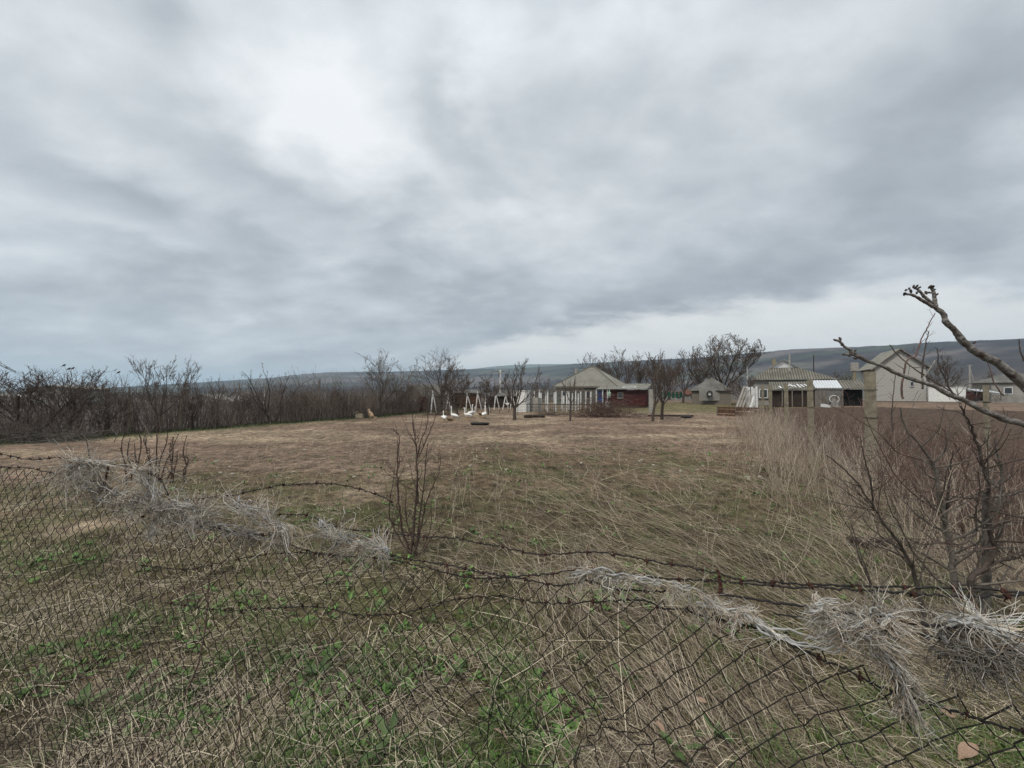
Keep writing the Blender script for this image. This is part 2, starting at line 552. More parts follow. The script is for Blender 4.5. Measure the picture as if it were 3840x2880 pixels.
class MB:
    def __init__(self):
        self.v, self.f = [], []

    def poly(self, pts, faces):
        o = len(self.v)
        self.v += [tuple(float(c) for c in p) for p in pts]
        self.f += [tuple(o + i for i in f) for f in faces]
        return self

    def box(self, c, size, rz=0.0, tilt=None):
        sx, sy, sz = (s / 2 for s in size)
        pts = [(-sx, -sy, -sz), (sx, -sy, -sz), (sx, sy, -sz), (-sx, sy, -sz), (-sx, -sy, sz), (sx, -sy, sz), (sx, sy, sz), (-sx, sy, sz)]
        m = Matrix.Translation(Vector([float(q) for q in c])) @ Matrix.Rotation(rz, 4, 'Z')
        if tilt:
            m = m @ Matrix.Rotation(tilt[1], 4, tilt[0])
        pts = [m @ Vector(p) for p in pts]
        return self.poly(pts, [(0, 3, 2, 1), (4, 5, 6, 7), (0, 1, 5, 4), (1, 2, 6, 5), (2, 3, 7, 6), (3, 0, 4, 7)])

    def beam(self, a, b, wdt, hgt):
        a = Vector([float(q) for q in a]); b = Vector([float(q) for q in b])
        d = (b - a).normalized()
        up = Vector((0, 0, 1)) if abs(d.z) < 0.95 else Vector((0, 1, 0))
        s = d.cross(up).normalized() * wdt / 2
        t = s.cross(d).normalized() * hgt / 2
        pts = [p + q for p in (a, b) for q in (-s - t, s - t, s + t, -s + t)]
        return self.poly(pts, [(0, 1, 2, 3), (7, 6, 5, 4), (0, 4, 5, 1), (1, 5, 6, 2), (2, 6, 7, 3), (3, 7, 4, 0)])

    def cyl(self, a, b, r0, r1=None, n=8):
        r1 = r0 if r1 is None else r1
        a = Vector([float(q) for q in a]); b = Vector([float(q) for q in b])
        d = (b - a).normalized()
        ref = Vector((0, 0, 1)) if abs(d.z) < 0.9 else Vector((1, 0, 0))
        s = d.cross(ref).normalized(); t = s.cross(d)
        pts = []
        for p, r in ((a, r0), (b, r1)):
            for i in range(n):
                q = 2 * math.pi * i / n
                pts.append(p + (s * math.cos(q) + t * math.sin(q)) * r)
        fs = [(i, (i + 1) % n, n + (i + 1) % n, n + i) for i in range(n)]
        fs += [tuple(range(n - 1, -1, -1)), tuple(range(n, 2 * n))]
        return self.poly(pts, fs)

    def slab(self, pts, th):
        """flat polygon (counter-clockwise from outside) with thickness th behind it"""
        pts = [Vector([float(q) for q in p]) for p in pts]
        nv = (pts[1] - pts[0]).cross(pts[2] - pts[0]).normalized()
        back = [p - nv * th for p in pts]
        n = len(pts)
        fs = [tuple(range(n)), tuple(range(2 * n - 1, n - 1, -1))]
        fs += [(i, n + i, n + (i + 1) % n, (i + 1) % n) for i in range(n)]
        return self.poly(pts + back, fs)

    def mesh(self, name="m"):
        me = bpy.data.meshes.new(name)
        me.from_pydata(self.v, [], self.f)
        me.update()
        return me

    def build(self, name, m, parent=None):
        return obj(name, self.mesh(name), m, parent)


def closed(chains, n):
    gs = []
    for p, q in chains:
        w = spline(p, n)
        r_ = np.interp(np.linspace(0, 1, n), np.linspace(0, 1, len(q)), q)
        a, b = nrm(w[0] - w[1]), nrm(w[-1] - w[-2])
        w = np.vstack([w[0] + a * r_[0] * .75, w[0] + a * r_[0] * .5, w, w[-1] + b * r_[-1] * .5, w[-1] + b * r_[-1] * .75])
        r_ = np.r_[r_[0] * .02, r_[0] * .75, r_, r_[-1] * .75, r_[-1] * .02]
        gs.append((w[None], r_[None], 10))
    return gs


def remesh(o, vox):
    md = o.modifiers.new("remesh", 'REMESH')
    md.mode = 'VOXEL'
    md.voxel_size = vox
    md.use_smooth_shade = True
    return o


# ------------------------------------------------------------------ branching
def walk(r, S, D, L, R0, R1, K, wig, up):
    N = len(S)
    Pp = np.zeros((N, K, 3))
    Pp[:, 0] = S
    d = nrm(D)
    for k in range(1, K):
        d = nrm(d + r.normal(0, wig, (N, 3)) + np.array((0, 0, up)))
        Pp[:, k] = Pp[:, k - 1] + d * (L / (K - 1))[:, None]
    t = np.linspace(0, 1, K)[None]
    return Pp, R0[:, None] * (1 - t) + R1[:, None] * t


def branch(r, Pp, R, n, t0, t1, a0, a1, l0, l1, rr, K, wig, up, tip=0.35, rmin=0.003, fall=0.4, ring=False):
    N, KK, _ = Pp.shape
    idx = np.repeat(np.arange(N), n)
    t = r.uniform(t0, t1, len(idx))
    f = t * (KK - 1)
    i = np.clip(f.astype(int), 0, KK - 2)
    fr = (f - i)[:, None]
    A, B = Pp[idx, i], Pp[idx, i + 1]
    S = A * (1 - fr) + B * fr
    T = nrm(B - A)
    rad = R[idx, i] * (1 - fr[:, 0]) + R[idx, i + 1] * fr[:, 0]
    q = nrm(r.normal(0, 1, T.shape))
    if ring:
        az = np.arange(len(idx)) * 2.4 + r.uniform(0, 6.28)
        q = np.stack([np.cos(az), np.sin(az), np.zeros(len(idx))], -1)
    q = nrm(q - T * np.sum(q * T, axis=1, keepdims=True))
    a = np.radians(r.uniform(a0, a1, len(idx)))[:, None]
    D = T * np.cos(a) + q * np.sin(a)
    Lp = np.sum(np.linalg.norm(np.diff(Pp, axis=1), axis=2), axis=1)[idx]
    L = Lp * r.uniform(l0, l1, len(idx)) * (1 - fall * t)
    r0 = np.maximum(rad * rr, rmin)
    return walk(r, S, D, L, r0, np.maximum(r0 * tip, rmin * 0.7), K, wig, up)


def make_tree(name, label, base, height, seed, trunk_h=0.28, limbs=5, spread=50, lean=(0, 0), r0=None, lv=((7, .60), (6, .55), (4, .50)),
              bark='bark', twig='twig', up=0.10, wig=0.14, rmin=0.006, group=None, width=1.0, cat="tree", stems=1, dome=None):
    r = np.random.default_rng(seed)
    r0 = r0 or height * 0.022
    base = np.asarray(base, float)
    D = np.tile(np.array((lean[0], lean[1], 1.0)), (stems, 1)) + r.normal(0, 0.05 + 0.25 * (stems > 1), (stems, 3))
    S = np.tile(base - np.array((0, 0, 0.08)), (stems, 1)) + r.normal(0, 0.05 * (stems > 1), (stems, 3)) * np.array((1, 1, 0))
    L0 = np.full(stems, height * trunk_h)
    T0, R0 = walk(r, S, D, L0, np.full(stems, r0 * 1.15), np.full(stems, r0 * 0.85), 5, 0.06, 0)
    lim = branch(r, T0, R0, limbs, 0.72, 1.0, spread * 0.25, spread, 0.62 / trunk_h * .9, 0.80 / trunk_h, 0.50, 7, wig, up * 0.8, tip=0.25, rmin=rmin * 1.6, fall=0.12, ring=True)
    ends = np.mean([p[:, -1, 2].max() for p in (lim[0],)])
    groups, cur = [], lim
    for li, (n, ln) in enumerate(lv):
        cur = branch(r, cur[0], cur[1], n, 0.18, 1.0, 14, 50, ln * 0.6, ln * 1.3, 0.52, 5 if li == 0 else (4 if li == 1 and len(lv) > 2 else 3), wig * .75, up, rmin=rmin, fall=0.35)
        groups.append(cur)
    # bring the top to the wanted height
    zmax = max(np.percentile(g[0][:, :, 2], 99.7) for g in groups)
    k = height / max(zmax - base[2], 0.1)
    sc = np.array((k * width, k * width, k))
    for A in [T0, lim[0]] + [g[0] for g in groups]:
        A[:] = base + (A - base) * sc
    if dome:                                                 # a rounded crown: wayward shoots bend back towards the outline
        cc, rad = base + np.array((0, 0, height * .56)), np.array((dome, dome, height * .45))
        for A in [lim[0]] + [g[0] for g in groups]:
            q = (A - cc) / rad
            rho = np.linalg.norm(q, axis=-1, keepdims=True)
            A[:] = np.where((rho > .86) & (A[..., 2:] > base[2] + height * .12), cc + q / np.maximum(rho, 1e-6) * rad * (.86 + .28 * (1 - np.exp(-(rho - .86) / .45))), A)
    t = thing(name, label, cat, base, group)
    obj('trunk', tubes('trunk', [(T0, R0, 7), (lim[0], lim[1], 5)]), bark, t)
    obj('crown', tubes('crown', [(g[0], g[1], 4 if i == 0 else 3) for i, g in enumerate(groups)]), twig, t)
    return t


def copy_thing(o, loc, rz, sc, label):
    c = o.copy()
    COL.objects.link(c)
    c.location = Vector([float(v) for v in loc]); c.rotation_euler = (0, 0, rz); c.scale = (sc, sc, sc)
    c["label"] = label
    for ch in list(o.children):
        d = ch.copy()
        COL.objects.link(d)
        d.parent = c
    return c

# ------------------------------------------------------------------ the land
A_PX = [-900, 0, 400, 600, 780, 1000, 1100, 1220, 1500, 1750, 1950, 2100, 2150, 2300, 2500, 2600, 2850, 2970, 3150, 3280, 3400, 3600, 3840, 5200]
A_PY = [1466, 1462, 1455, 1443, 1433, 1420, 1409, 1399, 1396, 1388, 1385, 1374, 1369, 1362, 1352, 1348, 1328, 1316, 1310, 1305, 1298, 1287, 1278, 1262]
B_PX = [-900, 0, 500, 1200, 1500, 1650, 1750, 1850, 1960, 2150, 2300, 2600, 5200]
B_PY = [1464, 1461, 1456, 1420, 1400, 1396, 1387, 1375, 1367, 1366, 1368, 1380, 1400]


def terrain(x, y):
    r = np.hypot(x, y)
    az = np.arctan2(x, y)
    front = sst(1.45, 1.15, np.abs(az))
    px = 1920 + F * np.tan(np.clip(az, -1.25, 1.25))
    ca = np.maximum(np.cos(np.clip(az, -1.3, 1.3)), 0.25)
    z = gh(x, y) * sst(140, 70, r)
    z = z - 11.0 * sst(75, 420, r) - 5 * sst(500, 1500, r)
    rA = np.interp(px, [0, 1200, 2000, 2700, 3840], [5000, 4500, 4000, 2900, 2300])
    hA = CAMZ + rA * ca * (HZ - np.interp(px, A_PX, A_PY)) / F + 16
    up = sst(0.24, 1.0, r / rA)
    z = z + front * np.maximum(hA, 3) * up ** 1.15
    far = r > 300
    z = z + np.where(far, (fbm(x * 0.004, y * 0.004, 9.0) - 0.5) * 30 * sst(500, 1500, r) * sst(1.0, 0.75, up) * front, 0)
    z = z + np.where(far, (vnoise(x * 0.05, y * 0.05, 4.0) - 0.5) * 5 * sst(1200, 2200, r) * front, 0)
    rB = 6900.0
    hB = CAMZ + rB * ca * (HZ - np.interp(px, B_PX, B_PY)) / F
    z = z + front * np.maximum(hB - np.maximum(hA - 16, 0), 0) * sst(0.75, 1.0, r / rB)
    return z


def build_ground():
    az = np.concatenate([np.radians(np.linspace(-180, -78, 22, endpoint=False)), np.radians(np.linspace(-78, 78, 360, endpoint=False)),
                         np.radians(np.linspace(78, 180, 23))])
    rr = np.concatenate([np.linspace(0.25, 6, 40, endpoint=False), np.geomspace(6, 13000, 190)])
    A, R = np.meshgrid(az, rr)
    x, y = (R * np.sin(A)).ravel(), (R * np.cos(A)).ravel()
    z = terrain(x, y)
    w, v = wv(x, y)
    r = R.ravel()
    px = 1920 + F * x / np.maximum(y, 0.3)
    n = fbm(x * 0.35, y * 0.35, 6.0)
    n2 = fbm(x * 1.6, y * 1.6, 8.0)
    near = np.array((0.078, 0.062, 0.036)) * (1 - sst(4, 10, y))[:, None] + np.array((0.140, 0.100, 0.064)) * sst(4, 10, y)[:, None]; bare = np.array((0.190, 0.136, 0.100)); straw = np.array((0.315, 0.248, 0.170))
    thr = 9.5 + 5.5 * sst(600, 2100, px)
    k = sst(-2.5, 2.5, y - thr + (n - 0.5) * 14 + (fbm(x * 1.3, y * 1.3, 61.0) - .5) * 9)[:, None]
    c = near * (1 - k) + bare * k
    green = np.array((0.065, 0.072, 0.028))
    g = (sst(0.50, 0.72, n2) * (1 - k[:, 0]) * 0.7)[:, None]
    c = c * (1 - g) + green * g
    s = (sst(0.48, 0.70, fbm(x * 0.16, y * 0.5, 12.0)) * k[:, 0] * sst(60, 35, r) * 0.75)[:, None]
    c = c * (1 - s) + straw * s
    edge = (sst(2.2, 0.3, np.abs(w + 27.8)) * sst(6, 12, y) * 0.85)[:, None]         # green strip below the hedge
    c = c * (1 - edge) + np.array((0.055, 0.070, 0.025)) * edge
    gy = (sst(36, 44, y) * sst(75, 58, y) * sst(-24, -10, w) * sst(12, 4, w) * 0.8)[:, None]   # grass round the yards
    c = c * (1 - gy) + np.array((0.125, 0.115, 0.055)) * gy
    lo = sst(60, 160, r)[:, None]
    scrub = np.array((0.100, 0.080, 0.064)) * (0.7 + 0.6 * fbm(x * 0.012, y * 0.012, 3.0))[:, None]
    c = c * (1 - lo) + scrub * lo
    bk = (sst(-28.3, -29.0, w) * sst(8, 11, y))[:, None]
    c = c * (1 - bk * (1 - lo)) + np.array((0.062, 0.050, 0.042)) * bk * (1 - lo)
    far = sst(900, 1500, r)
    fo = fbm(x * 0.0016, y * 0.0045, 21.0)
    wood = np.array((0.026, 0.024, 0.028)); fld = np.array((0.125, 0.104, 0.096)); grs = np.array((0.070, 0.088, 0.056))
    kf = sst(0.36, 0.50, fo)[:, None]
    hc = fld * (1 - kf) + wood * kf
    kg = (sst(0.52, 0.70, fbm(x * 0.0022, y * 0.006, 33.0)) * 0.7)[:, None]
    hc = hc * (1 - kg) + grs * kg
    rA = np.interp(px, [0, 1200, 2000, 2700, 3840], [5000, 4500, 4000, 2900, 2300])
    top = (sst(0.80, 0.93, r / rA) * 0.75)[:, None]
    hc = hc * (1 - top) + (wood * 0.8) * top
    c = c * (1 - far[:, None]) + hc * far[:, None]
    crest = sst(5600, 6500, r)[:, None]
    c = c * (1 - crest) + np.array((0.10, 0.12, 0.075)) * crest
    na, nr = len(az), len(rr)
    i = (np.arange(nr - 1)[:, None] * na + np.arange(na - 1)[None]).ravel()
    Q = np.stack([i, i + 1, i + na + 1, i + na], axis=-1)
    V = np.stack([x, y, z], axis=-1)
    nv = len(V)
    V = np.vstack([V, [[0, 0, float(gh(0.0, 0.0))]]])
    c = np.vstack([c, c[:1]])
    T = np.stack([np.arange(na - 1), np.full(na - 1, nv), np.arange(1, na)], axis=-1)[:, [0, 1, 2]]
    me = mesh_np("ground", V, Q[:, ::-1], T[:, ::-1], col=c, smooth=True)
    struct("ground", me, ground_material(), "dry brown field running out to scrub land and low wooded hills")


build_ground()


def build_soil():
    """freshly dug plot on the right, lumpy dark clods"""
    wl = 2.9 + np.cumsum(np.r_[0, np.linspace(0.07, 0.45, 150)])
    vl = 3.0 + np.cumsum(np.r_[0, np.linspace(0.06, 0.26, 330)])
    Wg, Vg = np.meshgrid(wl, vl)
    x, y = W(Wg, Vg)
    x, y = x.ravel(), y.ravel()
    edge = sst(0, 0.8, Wg.ravel() - 2.9) * sst(0, 2, vl[-1] - Vg.ravel())
    cl = fbm(x * 3.1, y * 3.1, 14.0, 3)
    z = gh(x, y) + 0.012 + edge * (0.05 + 0.20 * np.abs(cl - 0.5) + 0.10 * (vnoise(x * 7, y * 7, 3.3) - 0.4))
    n, k = len(wl), len(vl)
    i = (np.arange(k - 1)[:, None] * n + np.arange(n - 1)[None]).ravel()
    Q = np.stack([i, i + 1, i + n + 1, i + n], axis=-1)
    struct("tilled_field", mesh_np("tilled_field", np.stack([x, y, z], -1), Q, smooth=False), M['soil'],
           "freshly dug dark brown soil beyond the row of concrete posts")


build_soil()


def build_haze():
    mt = bpy.data.materials.new("haze")
    mt.use_nodes = True
    nt = mt.node_tree
    nt.nodes.clear()
    pv = nt.nodes.new("ShaderNodeVolumePrincipled")
    pv.inputs["Color"].default_value = (0.66, 0.84, 1.0, 1)
    pv.inputs["Density"].default_value = 0.00012
    pv.inputs["Anisotropy"].default_value = 0.2
    o = nt.nodes.new("ShaderNodeOutputMaterial")
    nt.links.new(pv.outputs[0], o.inputs["Volume"])
    b = MB().box((0, 0, 235), (27000, 27000, 520))
    h = b.build("haze", mt)
    tag(h, "thin pale haze over the whole valley and hills", "haze", kind="stuff")


build_haze()


# ------------------------------------------------------------------ buildings
def corr(eave_l, eave_r, slope, r0, r1, pitch, amp, frac_top=1.0):
    """corrugated slope: sheets run from the eave up along `slope`; r0, r1 = where the ridge starts and ends along the eave (0..1)"""
    A = np.asarray(eave_l, float); B = np.asarray(eave_r, float); S = np.asarray(slope, float)
    Lw = np.linalg.norm(B - A)
    n = int(Lw / pitch * 4)
    s = np.linspace(0, 1, n + 1)
    fr = np.ones_like(s)
    if r0 > 0:
        fr = np.minimum(fr, s / r0)
    if r1 < 1:
        fr = np.minimum(fr, (1 - s) / (1 - r1))
    nv = nrm(np.cross(B - A, S))
    ph = np.sin(s * Lw / pitch * 2 * np.pi)
    V, rows = [], 6
    jit = (vnoise(np.floor(s * Lw / 1.1) * 3.1, np.zeros_like(s), 4.0) - 0.5) * 0.05
    for k in range(rows + 1):
        f = fr * k / rows * frac_top
        lift = amp * ph + (0.015 * (k % 2))
        V.append(A + (B - A) * s[:, None] + S * (f + jit * (k == 0) * 0.4)[:, None] + nv * lift[:, None])
    V = np.concatenate(V)
    m = n + 1
    i = (np.arange(rows)[:, None] * m + np.arange(n)[None]).ravel()
    Q = np.stack([i, i + 1, i + m + 1, i + m], axis=-1)
    return V, Q, np.tile((ph * 0.5 + 0.5), rows + 1)


def corr_obj(name, mname, parent, *a, **k):
    V, Q, rib = corr(*a, **k)
    return obj(name, mesh_np(name, V, Q, attrs={"Rib": rib}), mname, parent)


RZ = -math.atan2(SD, CD)                                    # houses stand square with the plot
EX = np.array((CD, -SD, 0.0)); EY = np.array((SD, CD, 0.0)); EZ = np.array((0, 0, 1.0))


def frame_pt(o, a, b, c=0.0):
    return np.asarray(o, float) + EX * a + EY * b + EZ * c


def window(parent, o, a, b, z0, w, h, face='front', sill=True, frame='white'):
    c = frame_pt(o, a, b, z0 + h / 2)
    nrm_ = -EY if face == 'front' else -EX
    rz = RZ if face == 'front' else RZ + math.pi / 2
    wd = MB().box(c + nrm_ * 0.02, (w, 0.09, h), rz).build('window', frame, parent)
    MB().box(c + nrm_ * 0.07, (w * 0.76, 0.03, h * 0.82), rz).build('pane', 'glass', wd)
    if sill:
        MB().box(c + nrm_ * 0.08 - EZ * (h / 2 + 0.03), (w * 1.15, 0.16, 0.05), rz).build('sill', 'concrete_pale', wd)


# ---- hipped house in the middle, corner O = front left, 9.5 x 8 m
def house_hip():
    C = np.array((14.2, 52.0)); Wd, Dp = 9.5, 8.0
    o2 = C - EX[:2] * Wd
    g = float(gh(*C))
    O = np.array((*o2, g))
    t = thing("village_house", "low house under a grey hipped corrugated roof behind the white trellis posts", "house", O)
    eh = P(2190, 1449, 55.0)[2] - g
    rh = P(2232, 1377, 57.8)[2] - g
    MB().box(frame_pt(O, Wd / 2, Dp / 2, eh / 2), (Wd - 0.8, Dp - 0.8, eh), RZ).build('wall', 'wall_green_shaded', t)
    hl = 0.43
    rl = 0.8
    a0, a1 = Wd / 2 - rl / 2, Wd / 2 + rl / 2
    zf = rh - eh
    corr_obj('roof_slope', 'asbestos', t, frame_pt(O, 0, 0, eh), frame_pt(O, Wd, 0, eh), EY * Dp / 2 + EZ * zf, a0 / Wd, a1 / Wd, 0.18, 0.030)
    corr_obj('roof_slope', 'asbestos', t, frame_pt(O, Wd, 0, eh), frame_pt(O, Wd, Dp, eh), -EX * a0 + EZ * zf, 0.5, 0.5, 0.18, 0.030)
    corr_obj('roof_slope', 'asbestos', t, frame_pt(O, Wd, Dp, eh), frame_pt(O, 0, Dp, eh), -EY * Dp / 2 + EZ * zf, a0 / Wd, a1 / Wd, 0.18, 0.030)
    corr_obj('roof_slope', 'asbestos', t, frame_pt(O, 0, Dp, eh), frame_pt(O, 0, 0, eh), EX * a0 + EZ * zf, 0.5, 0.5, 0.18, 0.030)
    rc = MB()
    top0, top1 = frame_pt(O, a0, Dp / 2, rh + 0.06), frame_pt(O, a1, Dp / 2, rh + 0.06)
    rc.cyl(top0, top1, 0.10, n=8)
    rc.cyl(frame_pt(O, Wd, 0, eh + 0.05), top1, 0.08, n=8)
    rc.cyl(frame_pt(O, 0, 0, eh + 0.05), top0, 0.08, n=8)
    rc.cyl(frame_pt(O, Wd, Dp, eh + 0.05), top1, 0.08, n=8)
    rc.build('ridge_cap', 'asbestos', t)
    MB().box(frame_pt(O, Wd / 2, -0.03, eh - 0.10), (Wd, 0.05, 0.16), RZ).build('fascia', 'wood_grey', t)
    ch = P(2161, 1420, 58.5)
    MB().box((ch[0], ch[1], P(2161, 1395, 58.5)[2] - 0.7), (0.32, 0.32, 2.4), RZ).build('chimney', 'concrete_pale', t)
    for a in (1.6, 3.4, 5.2):
        window(t, O, a, 0.36, 0.95, 0.9, 1.1, frame='wood_grey')
    # porch and red board annexe on the front right
    A = np.array((11.07, 51.0, g)); Lw, Ld = 6.5, 4.6
    zf2, zb2 = P(2330, 1459.5, 49.6)[2] - g, P(2350, 1439, 53.5)[2] - g
    corr_obj('annexe_roof', 'asbestos', t, frame_pt(A, 0, 0, zf2), frame_pt(A, Lw, 0, zf2), EY * Ld + EZ * (zb2 - zf2), 0, 1, 0.18, 0.03)
    rw = MB()
    nb = 11
    for k in range(nb):                                      # lapped boards
        rw.box(frame_pt(A, 1.98 + 2.15, 0.55 - 0.012 * (k % 2), 0.1 + (k + 0.5) * (zf2 - 0.2) / nb), (4.3, 0.06, (zf2 - 0.2) / nb * 0.96), RZ)
    rw.box(frame_pt(A, 6.27, 0.5 + 1.9, zf2 / 2), (0.06, 3.7, zf2 - 0.1), RZ)
    rw.build('annexe_wall', 'red_paint', t)
    window(t, A, 3.15, 0.46, 1.15, 0.75, 0.75, frame='wood_grey')
    bw = MB()
    for k in range(9):
        bw.box(frame_pt(A, 0.45, 0.9 - 0.012 * (k % 2), 0.55 + k * 0.175), (0.78, 0.05, 0.165), RZ)
    bw.build('porch_panel', 'blue_paint', t)
    for a in (0.02, 0.88, 1.5):
        MB().box(frame_pt(A, a, 0.30, zf2 / 2), (0.13, 0.13, zf2 - 0.03), RZ).build('porch_post', 'white', t)
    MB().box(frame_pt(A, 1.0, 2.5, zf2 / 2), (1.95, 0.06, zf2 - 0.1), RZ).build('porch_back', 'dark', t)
    MB().box(frame_pt(A, 1.0, 1.2, 0.11), (1.95, 2.0, 0.22), RZ).build('porch_floor', 'concrete_pale', t)
    th = np.linspace(0, 2 * np.pi, 17)
    hose = np.array([frame_pt(A, 4.2 + 0.85 * math.cos(q), 0.9 + 0.75 * math.sin(q), zf2 + 0.11 + 0.17 * (0.9 + 0.75 * math.sin(q))) for q in th])
    solo("garden_hose", tube1("garden_hose", hose, 0.045, n=6), 'white', "loop of pale hose lying on the annexe roof of the hipped house", "hose", hose[0])
    # a person in the porch
    b = frame_pt(A, 1.12, 0.95, 0.22)
    pe = thing("person", "person in a dark purple coat standing in the porch doorway", "person", b)
    sk = []
    f3 = lambda a, c, d: frame_pt(b, a, c, d)
    for s in (-1, 1):
        sk.append(([f3(.09 * s, 0, .04), f3(.10 * s, -.02, .45), f3(.09 * s, 0, .85)], [.055, .062, .085]))
        sk.append(([f3(.19 * s, 0, 1.33), f3(.25 * s, -.05, 1.08), f3(.17 * s, -.24, .95), f3(.14 * s, -.31, .95)], [.055, .048, .040, .03]))
        sk.append(([f3(.09 * s, .05, .04), f3(.10 * s, -.16, .03)], [.05, .035]))
    sk.append(([f3(0, 0, .78), f3(0, 0, .95), f3(0, 0, 1.2), f3(0, 0, 1.36), f3(0, 0, 1.42)], [.15, .165, .175, .15, .07]))
    gs = closed(sk, 9)
    bo = obj('body', tubes('body', gs), 'coat', pe)
    remesh(bo, 0.022)
    hd = np.array([f3(0, 0, 1.38), f3(0, -.005, 1.45), f3(0, -.012, 1.52), f3(0, -.012, 1.60), f3(0, 0, 1.67), f3(0, 0, 1.69)])
    he = obj('head', tube1('head', hd, [.05, .055, .085, .092, .06, .01], n=10), 'skin', pe)
    hr = np.array([f3(0, .03, 1.52), f3(0, .022, 1.60), f3(0, .008, 1.68), f3(0, .005, 1.715)])
    obj('hair', tube1('hair', hr, [.085, .098, .07, .01], n=10), 'wood_brown', he)
    # green drum hanging beside the porch and a white crate below it
    q = P(2285, 1480, 49.4)
    dr = np.array([(q[0], q[1], P(2285, yy, 49.4)[2]) for yy in (1492.5, 1491.5, 1489, 1480, 1473, 1470, 1469)])
    d = thing("plastic_drum", "pale green plastic drum hanging upside down beside the porch", "drum", dr[0])
    obj('body', tube1('body', dr, [.02, .13, .19, .20, .19, .12, .05], n=14), 'mint', d)
    obj('cap', tube1('cap', np.array([dr[-1], dr[-1] + [0, 0, .35]]), .05, n=8), 'mint', d)
    bx = P(2278, 1504, 48.8)
    MBx = MB().box((bx[0], bx[1], float(gh(bx[0], bx[1])) + 0.36), (0.55, 0.4, 0.72), RZ).mesh("white_crate")
    solo("white_crate", MBx, 'white', "white crate on the ground below the green drum", "crate", (bx[0], bx[1], float(gh(bx[0], bx[1]))))


house_hip()


# ---- house with the white gablet, right of the walnut
def house_gablet():
    O2 = np.array((32.1, 52.0)); Wd, Dp = 9.4, 9.0
    g = float(gh(36, 49))
    O = np.array((*O2, g))
    t = thing("village_house", "house with mossy corrugated roof and a white triangular gablet with a flue pipe", "house", O)
    eh = P(2980, 1424, 49.8)[2] - g
    zg = P(2950, 1379, 52.5)[2] - g
    za = P(2956, 1352, 52.5)[2] - g
    MB().box(frame_pt(O, Wd / 2, Dp / 2, eh / 2), (Wd - 0.9, Dp - 0.9, eh), RZ).build('wall', 'plaster', t)
    r0, r1 = 0.285, 0.595
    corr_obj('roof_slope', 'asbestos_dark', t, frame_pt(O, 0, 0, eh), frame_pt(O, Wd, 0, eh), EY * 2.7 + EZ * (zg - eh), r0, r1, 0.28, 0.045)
    apx = (r0 + r1) / 2 * Wd
    for s, (e0, lo, hi) in (('l', (0, 0, r0 * Wd)), ('r', (Wd, Wd, r1 * Wd))):
        sl = [frame_pt(O, e0, 0, eh), frame_pt(O, hi, 2.7, zg), frame_pt(O, apx, 2.7, za), frame_pt(O, apx, Dp, za), frame_pt(O, e0, Dp, eh)]
        if s == 'l':
            sl = sl[::-1]
        MB().slab([sl[0], sl[1], sl[2], sl[3], sl[4]], 0.05).build('roof_slope', 'asbestos', t)
    MB().slab([frame_pt(O, r0 * Wd + 0.1, 2.78, zg), frame_pt(O, r1 * Wd - 0.1, 2.78, zg), frame_pt(O, apx, 2.78, za - 0.05)], 0.06).build('gablet', 'white', t)
    for e in (r0 * Wd - 0.15, r1 * Wd + 0.15):
        MB().beam(frame_pt(O, e, 2.5, zg + 0.02), frame_pt(O, apx, 2.5, za + 0.10), 0.14, 0.05).build('verge_board', 'concrete_pale', t)
    fl = P(2961, 1380, 50.8)
    MB().cyl((fl[0], fl[1], P(2961, 1392, 50.8)[2]), (fl[0], fl[1], P(2961, 1329, 50.8)[2]), 0.10, n=8).build('flue_pipe', 'concrete_pale', t)
    MB().box(frame_pt(O, Wd * 0.33, 3.8, za - 0.15), (0.5, 0.5, 0.9), RZ).build('chimney', 'concrete', t)
    window(t, O, 1.6, 0.42, 1.0, 1.0, 1.2)


house_gablet()


